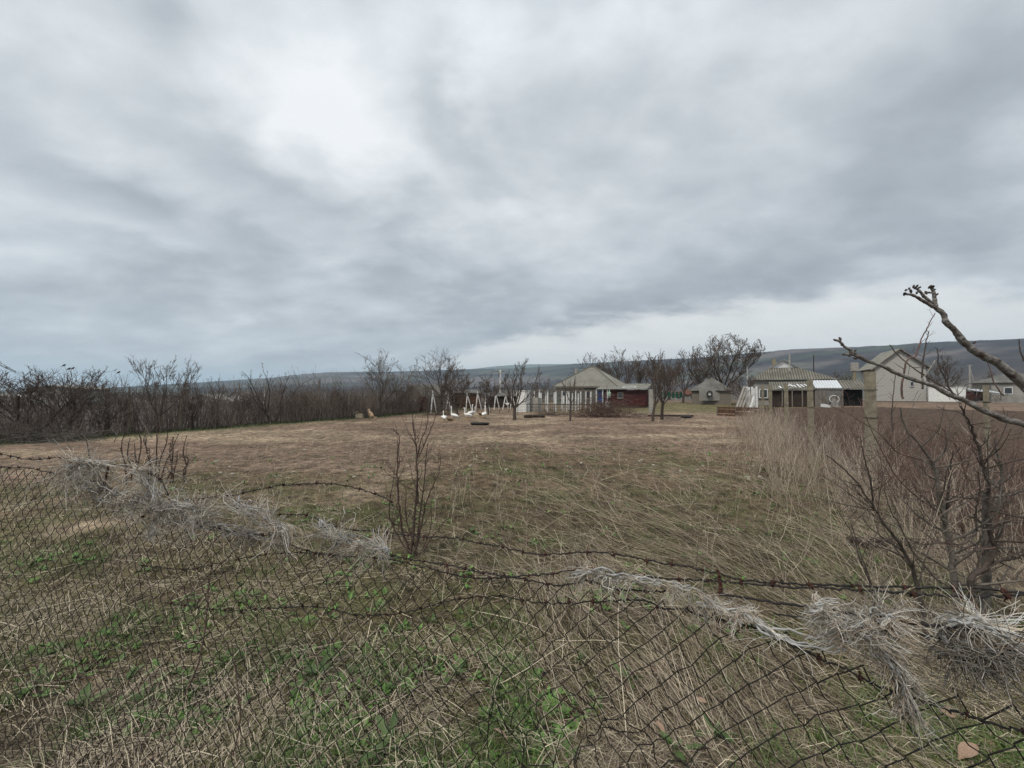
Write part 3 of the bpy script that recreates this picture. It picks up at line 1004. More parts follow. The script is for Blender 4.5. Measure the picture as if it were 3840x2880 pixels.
def shed_row():
    """long lean-to in front of the gablet house"""
    g = float(gh(36, 46))
    O = np.array((32.4, 48.2, g))
    t = thing("lean_to_shed", "long tumbledown lean-to shed with patched roof of grey and white corrugated sheets", "shed", O)
    zf, zb = P(3000, 1457, 46)[2] - g, P(3000, 1428, 48)[2] - g
    segs = [(0.0, 4.55, 'asbestos_dark', -0.10), (4.45, 7.0, 'tin', 0.06), (6.9, 9.1, 'asbestos_dark', 0.0)]
    for a, b, mm, dz in segs:
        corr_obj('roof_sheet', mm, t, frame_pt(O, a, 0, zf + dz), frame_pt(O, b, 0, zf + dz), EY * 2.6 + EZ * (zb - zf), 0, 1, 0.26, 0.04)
    r = random.Random(4)
    for k, (a, b0, l) in enumerate(((2.0, .9, .8), (2.35, .7, .9), (2.7, .5, .7), (3.1, .35, 1.2), (3.45, .6, .8), (1.2, .0, .9), (3.8, .9, .6))):
        s = (zb - zf) / 2.6
        p0, p1 = frame_pt(O, a, b0, zf - .1 + b0 * s + 0.09), frame_pt(O, a - 0.25, b0 + l, zf - .1 + (b0 + l) * s + 0.09)
        MB().beam(p0, p1, 0.2, 0.03).build('loose_slate', 'white', t)
    MB().beam(frame_pt(O, -0.3, -0.1, zf - 0.05), frame_pt(O, 2.9, -0.1, zf + 0.18), 0.16, 0.12).build('pale_beam', 'concrete_pale', t)
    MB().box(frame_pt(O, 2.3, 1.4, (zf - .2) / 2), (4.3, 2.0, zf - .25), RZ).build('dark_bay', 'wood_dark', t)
    MB().box(frame_pt(O, 5.75, 1.2, (zf - .1) / 2), (2.5, 1.9, zf - 0.1), RZ).build('wall', 'wall_grey', t)
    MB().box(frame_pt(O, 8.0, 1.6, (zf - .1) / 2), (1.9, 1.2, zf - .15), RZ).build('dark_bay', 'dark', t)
    for a in (4.55, 4.95, 5.3):
        MB().box(frame_pt(O, a, 0.17, (zf - .2) / 2), (0.28, 0.04, zf - .25), RZ).build('door_board', 'wood_grey', t)
    for a in (0.1, 1.2, 2.2, 3.2, 6.98, 9.0):
        MB().box(frame_pt(O, a, 0.12, zf / 2 - .08), (0.12, 0.12, zf - .12), RZ).build('post', 'wood_grey', t)
    # round drum end hung on the wall
    c = frame_pt(O, 6.15, 0.10, 0.95)
    dd = thing("round_barrel", "round barrel with a white rim standing under the white roof sheets", "barrel", c - EZ * 0.42)
    MB().cyl(c, c - EY * 0.35, 0.44, n=20).build('body', 'wood_grey', dd)
    th = np.linspace(0, 2 * np.pi, 25)
    ring = np.array([c - EY * 0.36 + EX * 0.44 * math.cos(q) + EZ * 0.44 * math.sin(q) for q in th])
    obj('rim', tube1('rim', ring, 0.045, n=6), 'white', dd)
    for (px, py, d, w, h, mm, nm, lab) in ((3095, 1508, 44.6, .9, .35, 'white', 'rubble_sack', "pale sack slumped at the foot of the shed boards"),
                                           (3128, 1500, 43.6, .5, 1.0, 'plaster', 'leaning_panel', "small pale panel leaning against the shed below the barrel")):
        p = G(px, d)
        b = MB()
        b.box((p[0], p[1], p[2] + h / 2), (w, .3, h), RZ, ('Y', 0.15))
        b.box((p[0] + .1, p[1] - .1, p[2] + h * .3), (w * .6, .35, h * .6), RZ + .4)
        solo(nm, b.mesh(nm), mm, lab, "junk", p)


shed_row()


# ---- two-storey block house on the right
def house_block():
    O = np.array((58.5, 62.0, float(gh(58.5, 62.0)) - 0.02))
    g = O[2]
    Wd, Dp = 5.9, 7.7
    t = thing("block_house", "unfinished two storey house of pale blocks with a grey gable roof", "house", O)
    eh = P(3290, 1374, 61.5)[2] - g
    rh = P(3374, 1307, 60.3)[2] - g
    core = MB()
    core.box(frame_pt(O, Wd / 2, Dp / 2 + 0.03, eh / 2), (Wd - 0.04, Dp, eh), RZ)
    core.slab([frame_pt(O, 0.02, 0.03, eh), frame_pt(O, Wd - 0.02, 0.03, eh), frame_pt(O, Wd / 2, 0.03, rh - 0.12)], Dp - .2)
    core.build('wall', 'mortar', t)
    # block courses on the gable end
    bw, bh, gap = 0.60, 0.30, 0.018
    shared, r = {}, random.Random(9)
    rows = int(rh / (bh + gap))
    for j in range(rows):
        z0 = j * (bh + gap) + 0.01
        zt = z0 + bh
        half = Wd / 2 if zt < eh else Wd / 2 * max(0.0, (rh - 0.15 - zt) / (rh - eh))
        a = Wd / 2 - half
        x = a + (0.3 if j % 2 else 0.0) * (zt < eh)
        if j % 2 and zt < eh:
            pieces = [(a, 0.27)]
        else:
            pieces = []
        while x < Wd / 2 + half - 0.12:
            pieces.append((x, min(bw, Wd / 2 + half - x)))
            x += bw + gap
        for (x0, wdt) in pieces:
            key = round(wdt, 2)
            if key not in shared:
                shared[key] = MB().box((0, 0, 0), (wdt, 0.06, bh)).mesh('block')
                shared[key].materials.append(M['block'])
            b = bpy.data.objects.new('block', shared[key])
            COL.objects.link(b)
            b.parent = t
            b.location = Vector([float(q) for q in (EX * (x0 + wdt / 2) + EY * (0.012 + r.uniform(-.008, .008)) + EZ * (z0 + bh / 2))])
            b.rotation_euler = (0, 0, RZ)
    ov = 0.55
    for s in (0, 1):
        a0, a1 = (-ov, Wd / 2) if s == 0 else (Wd + ov, Wd / 2)
        ze = eh - ov * (rh - eh) / (Wd / 2)
        el, er = frame_pt(O, a0, Dp + ov, ze), frame_pt(O, a0, -0.45, ze)
        if s:
            el, er = er, el
        corr_obj('roof_slope', 'asbestos', t, el, er, EX * (a1 - a0) + EZ * (rh - ze + 0.04), 0, 1, 0.26, 0.03)
        MB().beam(frame_pt(O, a0, -0.47, ze - 0.06), frame_pt(O, a1, -0.47, rh - 0.06), 0.05, 0.14).build('verge_board', 'wood_grey', t)
    MB().box(frame_pt(O, -ov / 2 - 0.02, Dp / 2, eh - 0.42), (ov + 0.02, Dp, 0.05), RZ).build('soffit', 'tile_red', t)
    window(t, O, 0.0, 2.2, eh - 2.25, 0.75, 1.5, 'side')
    window(t, O, 0.0, 5.2, eh - 2.25, 0.75, 1.5, 'side')
    window(t, O, 0.0, 3.6, 0.9, 0.9, 1.2, 'side')
    window(t, O, 4.3, 0.0, 2.3, 0.45, 0.8)
    ch = P(3203, 1362, 72.0)
    g0 = float(gh(ch[0], ch[1]))
    st = thing("stone_stack", "pale stone chimney stack standing just left of the block house", "chimney", (ch[0], ch[1], g0))
    zb = P(3203, 1391, 72)[2]
    MB().box((ch[0], ch[1], (g0 + zb) / 2), (0.5, 0.5, zb - g0), RZ).build('shaft', 'concrete', st)
    for k in range(6):
        MB().box((ch[0], ch[1], zb + 0.13 + k * 0.26), (1.15 - 0.10 * (k % 2), 0.8, 0.24), RZ).build('course', 'concrete_pale', st)
    # low white wall beside it
    A = frame_pt(O, Wd + 0.1, -1.2)
    MBw = MB().box(frame_pt(A, 1.7, 0.2, 1.05), (3.9, 0.3, 2.1), RZ).box(frame_pt(A, 1.7, 0.2, 2.14), (4.05, 0.42, 0.09), RZ).mesh("garden_wall")
    solo("garden_wall", MBw, 'lime', "low whitewashed wall beside the two storey block house", "wall", A)


house_block()


def small_house(label, px, d, w, dp, eh, rh, wall, roof, name="village_house", rz=0.0, nwin=2, hip=False, zoff=0.0, base=None):
    x = (px - 1920) / F * d
    z = float(terrain(np.array([x]), np.array([d]))[0]) + zoff if base is None else base
    t = thing(name, label, "house", (x, d, z))
    R = Matrix.Rotation(rz, 3, 'Z')
    q = lambda a, b, c: np.array((x, d, z)) + np.array(R @ Vector((a, b, c)))
    MB().box(q(0, 0, eh / 2 - .3), (w, dp, eh + .6), rz).build('wall', wall, t)
    o = 0.35
    if hip:
        ap = q(0, 0, rh)
        cs = [q(-w / 2 - o, -dp / 2 - o, eh), q(w / 2 + o, -dp / 2 - o, eh), q(w / 2 + o, dp / 2 + o, eh), q(-w / 2 - o, dp / 2 + o, eh)]
        m = MB()
        for i in range(4):
            m.slab([cs[i], cs[(i + 1) % 4], ap], 0.08)
        m.build('roof', roof, t)
    else:
        m = MB()
        for s in (-1, 1):
            pts = [q(s * (w / 2 + o), -dp / 2 - o, eh - .1), q(s * (w / 2 + o), dp / 2 + o, eh - .1), q(0, dp / 2 + o, rh), q(0, -dp / 2 - o, rh)]
            if s > 0:
                m.slab(pts, 0.1)
            else:
                m.slab(pts[::-1], 0.1)
        m.build('roof', roof, t)
        MB().slab([q(-w / 2, -dp / 2 + .01, eh), q(w / 2, -dp / 2 + .01, eh), q(0, -dp / 2 + .01, rh - .1)], dp - .05).build('gable', wall, t)
    for i in range(nwin):
        a = -w / 2 + w * (i + 0.5) / nwin
        wd = MB().box(q(a, -dp / 2 - .02, eh * .55), (min(1.0, w / nwin * .5), 0.08, eh * .4), rz).build('window', 'white', t)
        MB().box(q(a, -dp / 2 - .06, eh * .55), (min(.8, w / nwin * .4), 0.04, eh * .32), rz).build('pane', 'glass', wd)
    return t


small_house("small grey outbuilding with a dark peaked roof under the spreading walnut", 2668, 59, 5.2, 4, 2.0, 4.1, 'wood_grey', 'slate', 'outbuilding', RZ, 1, True, base=0.0)
small_house("dark roofed cottage at the right end of the village, behind the dug field", 3800, 66, 7.5, 6, 3.0, 4.9, 'plaster', 'slate', 'cottage', RZ, 2, True, base=0.35)
small_house("pale house with red tiled roof half hidden behind the green fence", 2575, 88, 5.5, 6, 1.6, 2.7, 'plaster', 'tile_red', 'cottage', RZ, 2, True, base=-0.4)
small_house("pale long building with a dark window band beyond the left trees", 262, 62, 7.4, 5, 2.6, 3.1, 'plaster', 'concrete_pale', 'farm_building', 0.1, 1, base=-0.2)
small_house("small white gabled house seen over the hedge beside a pole", 917, 88, 3.6, 4, 1.7, 3.0, 'white', 'slate', 'cottage', -0.25, 1, base=-1.0)
small_house("grey gabled barn roof rising out of the hedge behind the dog", 1600, 62, 5.0, 6, 1.2, 3.2, 'wood_grey', 'asbestos', 'barn', RZ, 1, base=-0.3)
small_house("long low pale house far behind the hedge near the left edge", 800, 130, 11, 6, 2.4, 4.0, 'plaster', 'concrete_pale', 'cottage', -0.2, 3, base=-3.2)
small_house("tiny pale roof far down the valley past the block house", 3600, 150, 10, 7, 3.0, 5.2, 'plaster', 'slate', 'cottage', 0.4, 2, base=-1.2)
small_house("white far house at the very left of the plain", 20, 150, 12, 7, 2.6, 3.8, 'white', 'concrete_pale', 'cottage', 0.1, 2, base=-3.0)

# ------------------------------------------------------------------ yard things behind the field
def post_obj(name, base, top, r, m, parent, n=8):
    return MB().cyl(base, top, r, r * 0.9, n).build(name, m, parent)


def trellis():
    xs = [(1985, 1466, 1518), (2022, 1462, 1540), (2028, 1474, 1536), (2046, 1470, 1528), (2053, 1464, 1535), (2078, 1470, 1527), (2084, 1464, 1535),
          (2107, 1466, 1522), (2113, 1484, 1545), (2125, 1467, 1520), (2133, 1466, 1519), (2146, 1474, 1519), (2158, 1463, 1521), (2168, 1475, 1517),
          (2177, 1467, 1520), (2196, 1464, 1515), (2215, 1464, 1512), (1968, 1470, 1518), (2003, 1468, 1522)]
    o = G(2100, 44.0)
    t = thing("vine_trellis", "row of whitewashed trellis posts with grey top rails in front of the hipped house", "trellis", o)
    for i, (px, top, foot) in enumerate(xs):
        d = 42.5 + 4.5 * ((px * 7) % 5) / 4.0 * (foot < 1530)
        b = G(px, d)
        p1 = P(px + 1, top, d)
        post_obj('post', b - [0, 0, .05], p1, 0.088, 'lime', t)
    for (px0, px1, py, d) in ((1960, 2230, 1466, 42.4), (1960, 2230, 1470, 47.2), (1975, 2225, 1519, 42.3), (1990, 2190, 1459, 44.5)):
        MB().beam(P(px0, py, d), P(px1, py - 1, d), 0.06, 0.07).build('rail', 'wood_grey', t)
    for k, px in enumerate(range(1965, 2230, 22)):
        MB().beam(P(px, 1466, 42.4), P(px + 3, 1469, 47.2), 0.05, 0.05).build('cross_bar', 'wood_grey', t)
    r = np.random.default_rng(5)
    n = 60
    S = np.array([P(r.uniform(1960, 2230), 1466, r.uniform(42.3, 47)) for _ in range(n)])
    D = r.normal(0, 1, (n, 3)) * [1, .6, .25]
    a = walk(r, S, D, r.uniform(.6, 1.8, n), np.full(n, .014), np.full(n, .006), 6, .35, -.02)
    b = branch(r, a[0], a[1], 4, .1, 1, 30, 80, .2, .5, .6, 4, .3, -.02, rmin=.005)
    obj('vine', tubes('vine', [a, b]), 'twig', t)


trellis()


def a_frames():
    ord_ = ["first", "second", "third", "fourth", "fifth", "sixth", "seventh", "eighth"]
    fr = [(1623, 1470, 1616, 1548, 1638, 1536, 39), (1682, 1482, 1671, 1523, 1688, 1526, 43), (1752, 1478, 1747, 1536, 1771, 1533, 42),
          (1791, 1472, 1784, 1529, 1807, 1529, 43), (1822, 1486, 1818, 1535, 1838, 1524, 43), (1859, 1474, 1853, 1523, 1874, 1523, 45),
          (1897, 1480, 1885, 1523, 1907, 1523, 45), (1920, 1478, 1914, 1520, 1934, 1520, 46)]
    for i, (ax, ay, lx, ly, rx, ry, d) in enumerate(fr):
        L_, R_ = G(lx, d), G(rx, d + 0.3)
        t = thing("pole_frame", "%s A-shaped pair of whitewashed poles counted from the rusty gate" % ord_[i], "frame", (L_ + R_) / 2, "A-shaped pole frames at the far end of the field")
        ap = P(ax, ay, d)
        post_obj('pole', L_ - [0, 0, .05], ap + (ap - L_) * .03, 0.064, 'lime', t)
        post_obj('pole', R_ - [0, 0, .05], ap + (ap - R_) * .06, 0.058, 'lime', t)
        MB().beam(ap + [-.35, -.07, -.12], ap + [.35, -.07, -.1], 0.05, 0.07).build('tie', 'wood_grey', t)


a_frames()


def yard():
    # rusty gate at the end of the hedge
    g = G(1583, 41.5)
    t = thing("rusty_gate", "dark rusty sheet gate standing at the far end of the hedge", "gate", g)
    top = P(1583, 1487, 41.5)[2]
    for k in range(3):
        MB().box((g[0] - .28 + k * .28, g[1] - .01 * (k % 2), (top + g[2]) / 2), (0.27, 0.04, top - g[2]), 0).build('sheet', 'rust', t)
    for s in (-.45, .75):
        post_obj('post', g + [s, 0.02, 0], np.array((g[0] + s, g[1] + .02, top + .1)), .06, 'wood_grey', t)
    # wire fence across the end of the plot
    A, B = G(1610, 40.5), G(2360, 38.5)
    t = thing("wire_fence", "low dark wire fence across the far end of the field", "fence", A)
    n = 22
    for i in range(n + 1):
        p = A + (B - A) * i / n
        p[2] = float(gh(p[0], p[1]))
        post_obj('post', p, p + [0.02 * (i % 3), 0, 0.95], .03, 'wood_dark', t, 6)
    for z in (.92, .62, .32):
        pts = np.array([A + (B - A) * q + [0, -.03, z - .01 * math.sin(q * 40)] for q in np.linspace(0, 1, 40)])
        pts[:, 2] = gh(pts[:, 0], pts[:, 1]) + z
        obj('rail' if z > .9 else 'wire', tube1('wire', pts, .028 if z > .9 else .010, n=5), 'wood_dark', t)
    nn = 170
    S = np.array([A + (B - A) * q for q in np.linspace(0, 1, nn)]); S[:, 2] = gh(S[:, 0], S[:, 1])
    E = S + [0.03, 0, .92]
    obj('mesh', tubes('mesh', [(np.stack([S, E], 1), np.full((nn, 2), .006))]), 'wood_dark', t)
    # white well house
    g = G(1962, 41.5)
    top = P(1960, 1467, 41.5)[2]
    t = thing("well_house", "white box-shaped well house between the trees and the trellis", "well", g)
    MB().box((g[0], g[1], (g[2] + top) / 2), (1.2, 0.9, top - g[2]), RZ).build('body', 'lime', t)
    MB().box((g[0], g[1], top + .04), (1.35, 1.05, .08), RZ).build('lid', 'white', t)
    MB().box((g[0] + 1.2, g[1] + .6, g[2] + .75), (1.3, 0.9, 1.5), RZ).build('lower_block', 'concrete_pale', t)
    # dark sheds and clutter behind the pole frames
    for (px, d, w, h, mm, lab) in ((1655, 47, 2.6, 1.7, 'wood_grey', "low grey board shed behind the leftmost pole frames"),
                                   (1752, 48, 3.2, 1.9, 'wood_brown', "low brown shed behind the middle pole frames"),
                                   (1880, 49, 4.2, 1.5, 'wood_dark', "long dark shed behind the rightmost pole frames")):
        g = G(px, d)
        t = thing("board_shed", lab, "shed", g)
        nb = int(w / .16)
        for k in range(nb):
            MB().box((g[0] - w / 2 + (k + .5) * w / nb, g[1] + .01 * (k % 2), g[2] + h / 2 - .03 * (k % 3)), (w / nb * .94, .05, h - .06 * (k % 3)), 0).build('board', mm, t)
        MB().box((g[0], g[1] + .9, g[2] + h * .46), (w - .1, 1.6, h * .92), 0).build('wall', 'wood_dark', t)
        MB().slab([(g[0] - w / 2 - .2, g[1] - .25, g[2] + h - .02), (g[0] + w / 2 + .2, g[1] - .25, g[2] + h - .02), (g[0] + w / 2 + .2, g[1] + 2, g[2] + h + .35), (g[0] - w / 2 - .2, g[1] + 2, g[2] + h + .35)], .05).build('roof', 'slate', t)
    # horizontal plank fence, right of the brush pile
    A, B = G(2690, 36.5), G(2905, 33.5)
    t = thing("plank_fence", "low dark brown fence of rough horizontal planks behind the dry weeds", "fence", A)
    ang = math.atan2(B[1] - A[1], B[0] - A[0])
    Ln = float(np.hypot(*(B - A)[:2]))
    for s in range(3):
        for k in range(4):
            c = A + (B - A) * ((s + .5) / 3)
            c[2] = float(gh(c[0], c[1])) + .12 + k * .21
            MB().box(c + [0, -.02 * (s % 2), .02 * ((s + k) % 2)], (Ln / 3 * .985, .04, .185), ang).build('plank', 'wood_brown', t)
    for s in range(4):
        c = A + (B - A) * (s / 3)
        post_obj('post', np.array((c[0], c[1] + .08, float(gh(c[0], c[1])))), np.array((c[0], c[1] + .08, float(gh(c[0], c[1])) + .98)), .05, 'wood_grey', t)
    # whitewashed posts and boards leaning together in front of the sheds
    up = [(2802, 1450, 1515), (2810, 1452, 1516), (2822, 1450, 1516), (2828, 1456, 1517), (2838, 1449, 1516)]
    words = ["leftmost", "second", "third", "fourth", "rightmost"]
    for i, (px, py, foot) in enumerate(up):
        b = G(px, 37.0 + .2 * i); tp = P(px - 2, py, 37.0 + .2 * i)
        me = MB().beam(b - [0, 0, .03], tp, 0.17, 0.10).mesh("white_post")
        solo("white_post", me, 'lime', "%s of the upright whitewashed posts beside the slanting boards" % words[i], "post", b, "whitewashed posts beside the slanting boards")
    ln = [(2750, 1518, 2792, 1448), (2760, 1518, 2800, 1455), (2772, 1518, 2808, 1463), (2792, 1516, 2818, 1480), (2803, 1516, 2826, 1488)]
    for i, (x0, y0, x1, y1) in enumerate(ln):
        a = G(x0, 36.6 - .1 * i); b = P(x1, y1, 36.9 - .1 * i)
        me = MB().beam(a, b, 0.22, 0.05).mesh("slanting_board")
        solo("slanting_board", me, 'concrete_pale' if i != 4 else 'lime', "%s of the pale boards slanting against the whitewashed posts" % words[i], "board", a, "pale slanting boards")
    # green sheet fence far behind
    a, b = P(2470, 1486, 66), P(2560, 1486, 70)
    t = thing("sheet_fence", "bright green sheet fence behind the bare trees", "fence", (a[0], a[1], float(gh(a[0], a[1]))))
    for k in range(6):
        c = a + (b - a) * ((k + .5) / 6)
        c[2] = P(2500, 1489, 67)[2] + .35
        MB().box(c, (.80, .05, 1.1), math.atan2(b[1] - a[1], b[0] - a[0])).build('sheet', 'green_paint', t)
    # logs and trough in the field
    a, b = GP(1965, 1567), GP(2045, 1568)
    b[1] = a[1]
    t = thing("felled_log", "long dark log lying across the field in front of the well house", "log", a)
    obj('stem', tube1('stem', spline([a + [0, 0, .12], (a + b) / 2 + [0, .05, .14], b + [0, 0, .12]], 9), .14, .115, n=10), 'wood_dark', t)
    MB().cyl(a + [-.005, 0, .12], a + [.02, 0, .12], .138, n=12).build('cut_end', 'wood_grey', t)
    MB().cyl(b + [-.02, 0, .12], b + [.005, 0, .12], .113, n=12).build('cut_end', 'wood_grey', t)
    p = GP(1800, 1593)
    t = thing("feed_trough", "flat dark grey trough lying in the field in front of the geese", "trough", p)
    ring = np.array([p + [.62 * math.cos(q), .2 * math.sin(q), .11] for q in np.linspace(0, 2 * np.pi, 25)])
    obj('rim', tube1('rim', ring, .055, n=8), 'rubber', t)
    bb = MB().cyl(p + [0, 0, .0], p + [0, 0, .09], .2, .2, 20)
    bb.v = [((x - p[0]) * 3.0 + p[0], y, z) for x, y, z in bb.v]
    bb.build('bottom', 'wood_dark', t)
    for (x0, x1, py, d, mm, lab) in ((2370, 2425, 1553, 36.5, 'wood_grey', "long grey plank lying behind the twin bare trees"),
                                     (2430, 2600, 1552, 35.0, 'wood_dark', "long dark beam on the ground right of the twin bare trees")):
        a, b = P(x0, py, d), P(x1, py - 1, d)
        a[2] = float(gh(a[0], a[1])) + .09; b[2] = float(gh(b[0], b[1])) + .09
        solo("timber_beam", MB().beam(a, b, .16, .14).mesh("timber_beam"), mm, lab, "beam", a)
    # old tyres
    for (px, d, lab) in ((2572, 33.5, "worn black tyre lying by the dark beam in front of the walnut"),):
        p = G(px, d)
        tt = thing("worn_tyre", lab, "tyre", p)
        for k, z in enumerate((.10,)):
            ring = np.array([p + [.36 * math.cos(q), .36 * math.sin(q), z] for q in np.linspace(0, 2 * np.pi, 21)])
            obj('tread', tube1('tread', ring, .10, n=8), 'rubber', tt)
    c = P(2661, 1477, 56.4)
    t = thing("hanging_tyre", "black tyre hung on the pale wall of the small outbuilding", "tyre", c - [0, 0, .45])
    ring = np.array([c + [.36 * math.cos(q), 0, .36 * math.sin(q)] for q in np.linspace(0, 2 * np.pi, 25)])
    obj('tread', tube1('tread', ring, .11, n=8), 'rubber', t)
    MB().cyl(c + [0, .05, 0], c + [0, .09, 0], .26, n=16).build('disc', 'white', t)
    # white panel of the outbuilding
    MBp = MB().box(P(2664, 1480, 56.75), (3.3, .08, 1.75), RZ * 0.0).mesh("limewashed_panel")
    solo("limewashed_panel", MBp, 'plaster', "pale limewashed wall panel behind the hanging tyre", "panel", P(2664, 1502, 56.75))
    # white pillar behind the twin trees
    b = G(2440, 40); tp = P(2438, 1460, 40)
    me = MB().beam(b, (b[0], b[1], tp[2]), .32, .32).mesh("gate_pillar")
    solo("gate_pillar", me, 'concrete_pale', "pale concrete pillar right behind the twin bare trees", "pillar", b)

    # clutter right of the block house: low tin-roofed shelter and a rusty hulk
    g = G(3690, 61)
    t = thing("tin_shelter", "low shelter under sagging white tin sheets right of the block house", "shelter", g)
    for k in range(3):
        MB().slab([g + [-2.0 + k * 1.35, -.8, 1.55 - .12 * k], g + [-.7 + k * 1.35, -.8, 1.45 - .1 * k], g + [-.7 + k * 1.35, 1.2, 1.95 - .1 * k], g + [-2.0 + k * 1.35, 1.2, 2.05 - .12 * k]], .05).build('roof_sheet', 'tin', t)
    for a in (-1.9, 0, 1.9):
        post_obj('post', g + [a, -.6, 0], g + [a, -.6, 1.45 - .06 * a], .06, 'wood_grey', t)
    MB().box(g + [0, .9, .75], (3.9, .1, 1.5), 0).build('back_wall', 'wood_dark', t)
    g = G(3622, 60)
    t = thing("rusty_hulk", "dark red rusty hulk parked beside the tin shelter", "wreck", g)
    MB().poly([g + q for q in ([-1.3, -.6, .25], [1.3, -.6, .25], [1.3, .6, .25], [-1.3, .6, .25], [-1.25, -.6, .95], [1.3, -.6, .85], [1.3, .6, .85], [-1.25, .6, .95])],
              [(0, 3, 2, 1), (4, 5, 6, 7), (0, 1, 5, 4), (1, 2, 6, 5), (2, 3, 7, 6), (3, 0, 4, 7)]).build('body', 'rust', t)
    MB().poly([g + q for q in ([-.9, -.55, .93], [.55, -.55, .9], [.55, .55, .9], [-.9, .55, .93], [-.7, -.5, 1.42], [.25, -.5, 1.4], [.25, .5, 1.4], [-.7, .5, 1.42])],
              [(4, 5, 6, 7), (0, 1, 5, 4), (1, 2, 6, 5), (2, 3, 7, 6), (3, 0, 4, 7)]).build('cab', 'red_paint', t)
    for a in (-.85, .85):
        for b_ in (-.62, .62):
            MB().cyl(g + [a, b_ - .08, .3], g + [a, b_ + .08, .3], .3, n=14).build('wheel', 'rubber', t)


yard()


# ------------------------------------------------------------------ poles and power lines
def pole(label, px, d, top, r, m, arm=True, foot=None, lean=0.0, strut=None, name="utility_pole"):
    x = (px - 1920) / F * d
    z = float(terrain(np.array([x]), np.array([d]))[0])
    t = thing(name, label, "pole", (x, d, z))
    tp = P(px + lean, top, d)
    MB().cyl((x, d, z - .2), tp, r, r * .7, 8).build('shaft', m, t)
    if arm:
        MB().beam(tp + [-.7, 0, -.25], tp + [.7, 0, -.25], .09, .09).build('crossarm', 'wood_grey', t)
        for s in (-.6, -.2, .2, .6):
            MB().cyl(tp + [s, 0, -.2], tp + [s, 0, -.05], .04, .03, 6).build('insulator', 'white', t)
    if strut:
        sx = (strut - 1920) / F * d
        MB().cyl((sx, d, z - .2), tp + [0, 0, -.6], r * .8, r * .6, 8).build('strut', m, t)
    return tp


p1 = pole("whitish utility pole rising behind the pole frames", 1876, 58, 1387, .17, 'lime')
p2 = pole("thin grey utility pole over the hedge right of the grey tree", 1538, 75, 1405, .17, 'concrete_pale')
p3 = pole("white pole standing in the hedge beyond the gnarled tree", 992, 60, 1457, .12, 'white', False)
p4 = pole("slender dark pole above the middle of the hedge", 1199, 90, 1420, .16, 'wood_grey', False)
p5 = pole("slender dark pole over the small white gabled house", 899, 100, 1438, .16, 'wood_grey', False)
p6 = pole("tall dark pole far behind the gablet house", 3051, 150, 1330, .22, 'wood_dark')
p7 = pole("pale concrete pole with a slanting strut right of the block house", 3636, 95, 1368, .2, 'concrete_pale', True, strut=3672)
p8 = pole("pale pole at the left gable end of the gablet house", 2802, 58, 1372, .12, 'lime', False)
p9 = pole("dark pole standing behind the leftmost trees", 486, 60, 1450, .13, 'wood_grey', False)
for i, (a, b, lab) in enumerate(((p2, p1, "power line from the hedge to the pole behind the pole frames"),
                                 (p6, p7, "power line between the far dark pole and the strutted pole"))):
    pts = np.array([a + (b - a) * q - [0, 0, 1.2 * 4 * q * (1 - q)] for q in np.linspace(0, 1, 24)])
    solo("power_line", tube1("power_line", pts, .018, n=4), 'wood_dark', lab, "cable", pts[0], "power lines")

# ------------------------------------------------------------------ animals
def goose(label, px, foot, facing, head_up, m, pose='stand', scale=1.0):
    """facing: angle of the bill in the ground plane, 0 = +X (right in the picture)"""
    b = GP(px, foot)
    t = thing("goose", label, "goose", b, "geese on the bare field")
    c, s = math.cos(facing), math.sin(facing)
    scale = scale * .92
    q = lambda f, z, l=0.0: b + scale * np.array((f * c - l * s, f * s + l * c, z))
    lo = 0.0 if pose == 'stand' else -0.20
    tilt = 0.14
    body = [q(-.44, .34 + lo - .03), q(-.34, .36 + lo), q(-.18, .37 + lo), q(0, .40 + lo), q(.14, .44 + lo + tilt * .2), q(.22, .53 + lo),
            q(.235, .64 + lo), q(.225, .64 + lo + .22 * head_up), q(.23, .66 + lo + .32 * head_up), q(.27, .70 + lo + .33 * head_up), q(.32, .695 + lo + .33 * head_up)]
    rad = [.012, .075, .145, .165, .135, .075, .047, .037, .044, .043, .022]
    pts = spline(body, 31)
    rr = np.interp(np.linspace(0, 1, 31), np.linspace(0, 1, len(rad)), rad) * scale
    bo = obj('body', tube1('body', pts, rr, n=12), m, t)
    tip = pts[-1]
    obj('bill', tube1('bill', np.array([tip - (q(.03, 0) - q(0, 0)), tip + (q(.03, -.008) - q(0, 0)), tip + (q(.075, -.02) - q(0, 0))]), [.022 * scale, .018 * scale, .008 * scale], n=7), 'bill', t)
    for sd in (-1, 1):
        w = spline([q(.12, .47 + lo, .10 * sd), q(-.05, .45 + lo, .15 * sd), q(-.22, .41 + lo, .115 * sd), q(-.40, .37 + lo, .03 * sd)], 9)
        obj('wing', tube1('wing', w, np.array([.03, .06, .075, .075, .07, .06, .045, .03, .01]) * scale, n=8), m, t)
        if pose == 'stand':
            obj('leg', tube1('leg', np.array([q(.0, .28, .07 * sd), q(-.01, .12, .07 * sd), q(0, .015, .07 * sd), q(.09, .008, .08 * sd)]), [.03 * scale, .015 * scale, .014 * scale, .02 * scale], n=6), 'bill', t)


